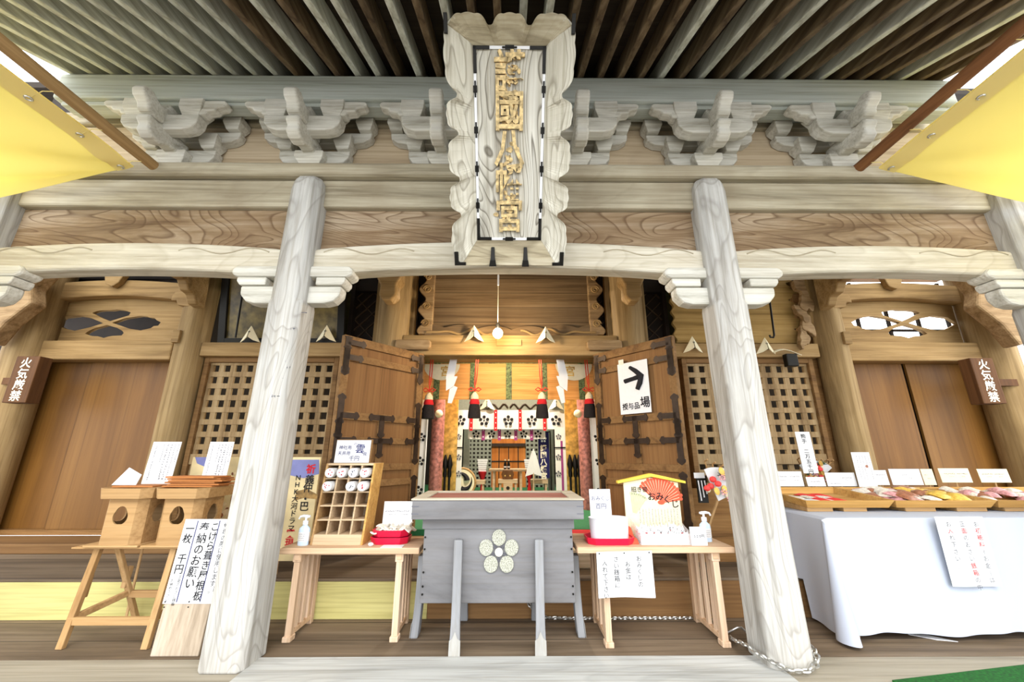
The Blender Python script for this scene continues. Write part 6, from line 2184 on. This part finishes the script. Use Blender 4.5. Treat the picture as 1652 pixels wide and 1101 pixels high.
for i in range(72):
    x = random.uniform(T2[0] + .05, T2[1] - .05); y = random.uniform(3.66, 4.10)
    f = (x - T2[0]) / (T2[1] - T2[0])
    mat = random.choice(['pink', 'whitepack', 'whitepack', 'brownpack']) if f < .55 else random.choice(['yellowpack', 'yellowpack', 'whitepack', 'brownpack'])
    nm_ = {'pink': 'pink', 'whitepack': 'white', 'brownpack': 'brown', 'yellowpack': 'yellow'}[mat]
    packet(x, y, ZT + .014 + .05 * (i / 72), .12, .14, .026, random.uniform(-.8, .8), mat, 'small %s goods packet heaped in the middle goods tray' % nm_, '%s packets in the middle goods tray' % nm_, 'goods_packet', random.uniform(0, .25))
for i in range(34):
    x = random.uniform(T3[0] + .05, min(T3[1], T3[0] + .9)); y = random.uniform(3.66, 4.10)
    mat = random.choice(['whitepack', 'brownpack', 'whitepack', 'pink'])
    nm_ = {'pink': 'pink', 'whitepack': 'white', 'brownpack': 'brown'}[mat]
    packet(x, y, ZT + .014 + .04 * (i / 34), .12, .12, .032, random.uniform(-.8, .8), mat, 'small %s bead packet in the right goods tray' % nm_, '%s bead packets in the right goods tray' % nm_, 'bead_packet', .1)

# price cards behind the trays
def pcard(u0, u1, v0, v1, Y, lab, lines, mat='paper'):
    a, b = at(u0, v1, Y), at(u1, v1, Y)
    ht = at(u0, v0, Y).z - a.z
    root, o0, rt, up, w, h = card('price_card', (a.x, Y, a.z), (b.x, Y, a.z), ht, .012, lab, 'card', None, mat)
    bar((a.x + w / 2, Y + .012, ZC + .004), (a.x + w / 2, Y + .018, a.z + ht * .5), .02, .008, 'prop', root, 'sanboleg')
    mb = MB()
    for f0, f1, g, s in lines:
        scribble(mb, o0 + rt * (w * f0) + up * (h * g), rt, rt, up, w * (f1 - f0), s)
    mb.build('print', 'greyink', root)
YC_ = 4.23
pcard(1255, 1298, 761, 785, YC_, 'white price card half behind the right pillar, leftmost on the sales table', ((.1, .4, .65, .012), (.55, .9, .65, .012), (.15, .3, .4, .008), (.65, .8, .4, .008)))
pcard(1304, 1333, 770, 785, YC_ - .03, 'smallest white price card, below the tall bear-paw rake sign', ((.2, .7, .5, .012), (.45, .65, .25, .008)))
pcard(1336, 1384, 763, 785, YC_, 'white price card between the smallest card and the tall narrow leaflet', ((.5, .85, .62, .012), (.6, .72, .45, .008), (.1, .45, .2, .010)))
pcard(1415, 1436, 759, 783, YC_, 'narrow white price card just right of the tall narrow leaflet', ((.05, .85, .68, .012), (.5, .8, .48, .008)))
pcard(1441, 1491, 757, 783, YC_, 'white price card third from the right end of the sales table', ((.4, .52, .62, .014), (.55, .68, .42, .010)))
pcard(1493, 1512, 757, 783, YC_ + .01, 'narrow cream card close beside the third price card from the right', ((.2, .5, .62, .01), (.4, .7, .42, .01)), 'cream')
pcard(1521, 1570, 756, 779, YC_, 'cream price card second from the right end of the sales table', ((.15, .48, .62, .013), (.58, .9, .62, .013), (.3, .45, .42, .008), (.7, .82, .42, .008)), 'cream')
pcard(1584, 1633, 757, 779, YC_, 'cream price card at the right end of the sales table', ((.12, .45, .62, .013), (.55, .85, .62, .013), (.25, .38, .42, .008), (.65, .78, .42, .008)), 'cream')
# tall leaflet
a, b = at(1388, 791, 4.20), at(1418, 791, 4.20)
root, o0, rt, up, w, h = card('tall_leaflet', (a.x, 4.20, a.z), (b.x, 4.20, a.z), at(1385, 730, 4.21).z - a.z, .015, 'tall narrow white leaflet with vertical print and a red seal on the sales table', 'leaflet')
bar((a.x + w / 2, 4.213, ZC + .004), (a.x + w / 2, 4.222, a.z + h * .5), .02, .008, 'prop', root, 'sanboleg')
mb = MB()
for c in range(5): scribble(mb, o0 + rt * (w * (.88 - .16 * c)) + up * (h * .9), -up, rt, up, h * (.65 if c != 1 else .35), .010)
mb.build('print', 'greyink', root)
MB().disc(o0 + rt * (w * .68) + up * (h * .62), .014, rt, up, 10, .002).build('red_seal', 'brownpack', root)
# rake price sign
a, b = at(1297, 764, 4.28), at(1321, 764, 4.28)
root, o0, rt, up, w, h = card('rake_sign', (a.x, 4.28, a.z), (b.x, 4.28, a.z), at(1290, 697, 4.30).z - a.z, .02, 'tall white sign with black vertical brush writing in front of the right lattice', 'sign')
bar((a.x + w / 2, 4.292, ZC + .003), (a.x + w / 2, 4.305, a.z + h * .5), .02, .008, 'prop', root, 'sanboleg')
mb = MB()
vtext(mb, '熊手 二万五千円', o0 + rt * (w * .5) + up * (h - .02), rt, up, h / 8.6, 1.05, bold=.015, jit=.06, sx=1.15)
mb.build('lettering', 'ink', root)

# ---- decorated rakes
def kumade(c, s, label, q, hl=.62):
    """bamboo rake hung with lucky ornaments; c is the middle of the head"""
    c = Vector(c)
    t = thing('decorated_rake', c, label, 'rake')
    ax = Vector((math.cos(q), -.25, math.sin(q))).normalized(); si = Vector((-math.sin(q), 0, math.cos(q)))
    nm = Vector((0, -1, 0))
    bar(c - ax * .05 * s, c - ax * hl * s, .022, .022, 'handle', t, 'sanboleg')
    mb = MB()
    for k in range(7):
        f = (k - 3) / 3
        a = c - ax * .05 * s; b = c + ax * .30 * s + si * f * .26 * s
        mb.tube([a, b, b + nm * .05 * s + ax * .02], .008, 6)
    build_each(mb, 1, 'bamboo_tine', 'sanbo', t)
    fanp = [c - ax * .06 * s]
    for k in range(13):
        f = (k - 6) / 6
        fanp.append(c + ax * (.30 * s * math.cos(f * .8)) + si * (.30 * s * math.sin(f * 1.0)))
    fp = [p + nm * .02 for p in fanp]
    n_ = len(fp)
    MB().add(fp + [p + nm * .006 for p in fp], [tuple(range(n_)), tuple(range(2 * n_ - 1, n_ - 1, -1))] + [(k, k + n_, (k + 1) % n_ + n_, (k + 1) % n_) for k in range(n_)]).build('paper_fan', 'paper', t)
    spec = [('gold', 'gold_coin', 9, .035), ('redtag', 'red_ornament', 6, .04), ('greenleaf', 'pine_leaf', 6, .035), ('pink', 'pink_blossom', 5, .03), ('cream', 'cream_tag', 5, .028)]
    for mat, nm_, n, r_ in spec:
        for i in range(n):
            p = c + ax * random.uniform(.0, .27) * s + si * random.uniform(-.18, .18) * s + nm * random.uniform(.03, .07)
            mb = MB()
            if nm_ == 'gold_coin': mb.disc(p, r_ * .8 * s, Vector((1, 0, .3)), Vector((-.3, 0, 1)), 14, .006, r_ * 1.2 * s)
            elif nm_ == 'pink_blossom': plum(mb, p, (1, 0, 0), (0, 0, 1), r_ * s * 1.3, 8, .006)
            elif nm_ == 'pine_leaf':
                for j in range(6):
                    a = j * PI / 5
                    mb.tube([p, p + Vector((math.cos(a), -.2, math.sin(a))) * r_ * 1.6 * s], [.006, .002], 5)
            else: mb.ball(p, r_ * s, 10, (1, .6, .8 if nm_ == 'red_ornament' else 1.1))
            mb.build(nm_, mat, t)
    return t
kumade(at(1160, 800, 3.95), .85, 'colourful rake ornament with gold coins and red charms behind the right pillar, left side', R(70))
kumade(at(1312, 775, 4.55), .70, 'small colourful rake ornament behind the smallest price card', R(86), 1.05)
# black and white crossed card holder beside the first rake
p = at(1128, 772, 4.0)
t = thing('rake_tag', p, 'white tag with dark marks beside the left rake ornament', 'tag')
MB().box(p.x - .045, p.x + .055, 4.0, 4.01, p.z, p.z + .05).build('sheet', 'paper', t)
mb = MB().box(p.x - .03, p.x + .06, 3.99, 4.01, p.z - .22, p.z)
mb.build('dark_strip', 'blackmetal', t)
mb = MB()
for k in range(3): mb.tube([(p.x - .02 + k * .03, 3.985, p.z - .02), (p.x - .01 + k * .03, 3.985, p.z - .2 + .03 * k)], .006, 5)
build_each(mb, 1, 'white_mark', 'paper', t)
# stand that carries the rake ornaments
o = MB().box(at(1120, 850, 4.1).x, at(1222, 850, 4.1).x, 4.20, 4.24, .29, .95).build('rake_stand', 'wall', None, 0.004)
tag(o, 'dark board behind the right pillar that carries the rake ornaments', 'stand')

# ================================================================== chains, rod, floor bits
def chain(path, name, label, size=.05, r=.006):
    path = [Vector(p) for p in path]
    # resample
    pts = [path[0]]; acc = 0
    step = size * .72
    seg = []
    for a, b in zip(path[:-1], path[1:]):
        n = max(1, int((b - a).length / .004))
        for i in range(n): seg.append(a + (b - a) * i / n)
    last = seg[0]; out = [last]
    for p in seg[1:]:
        if (p - last).length >= step: out.append(p); last = p
    mb = MB()
    for i in range(len(out) - 1):
        c = (out[i] + out[i + 1]) / 2; d = (out[i + 1] - out[i]).normalized()
        s = d.cross(Vector((0, 0, 1)))
        if s.length < .1: s = Vector((1, 0, 0))
        s.normalize(); u = s.cross(d)
        w = s if i % 2 else (u * .75 + s * .66)
        L = size * .5 - r; W = size * .30 - r * .3
        ring = []
        for k in range(14):
            q = 2 * PI * k / 14
            ring.append(c + d * (L * math.cos(q)) + w * (W * math.sin(q)))
        mb.tube(ring, r, 6, True)
    return tag(mb.build(name, 'steel', None, smooth=True), label, 'chain')
P = []
for u, v in ((852, 972), (858, 984), (868, 992), (880, 997), (925, 999), (985, 1001), (1045, 1003), (1095, 1003), (1118, 999)):
    P.append(Vector((at(u, v, 3.675).x, 3.675, max(.012, at(u, v, 3.675).z))))
chain(P, 'steel_chain', 'steel chain lying along the floor behind the offering box and right table', .052)
P = [(1.60, 3.3, .02), (1.57, 3.2, .04)]
for k in range(17):
    q = R(176) + R(182) * k / 16
    P.append((1.765 + .20 * math.cos(q), 3.03 + .215 * math.sin(q), .030 + .05 * abs(math.cos(q)) ** 2))
P += [(1.965, 3.06, .12)]
chain(P, 'steel_chain', 'steel chain wrapped around the foot of the right pillar', .062, .007)
a, b, c, d = atz(1172, 1022, .01), atz(1190, 1013, .06), atz(1196, 1013, .06), atz(1212, 1028, .01)
o = MB().tube([a, b, c, d], .008, 8).build('bent_rod', 'steel', None, smooth=True)
tag(o, 'bent metal rod on the floor between the right table leg and the right pillar', 'rod')
a = atz(1478, 1030, .004); b = atz(1530, 1040, .004)
o = MB().hexa([(a.x, a.y + .06, .002), (a.x + .12, a.y - .03, .002), (a.x + .24, a.y - .06, .002), (a.x + .13, a.y + .05, .002)], [(a.x, a.y + .06, .005), (a.x + .12, a.y - .03, .005), (a.x + .24, a.y - .06, .005), (a.x + .13, a.y + .05, .005)]).build('paper_scrap', 'paper', None)
tag(o, 'white paper scrap on the floor under the hem of the tablecloth', 'paper')
g = [atz(1440, 1103, .0), atz(1660, 1077, .0)]
o = MB().hexa([(g[0].x, g[0].y, .001), (g[0].x, 2.45, .001), (6.5, 2.45, .001), (6.5, g[1].y + .55, .001)][::-1], [(g[0].x, g[0].y, .016), (g[0].x, 2.45, .016), (6.5, 2.45, .016), (6.5, g[1].y + .55, .016)][::-1]).build('artificial_turf', 'turf', None)
tag(o, 'green artificial turf mat at the lower right corner of the porch edge', 'mat')
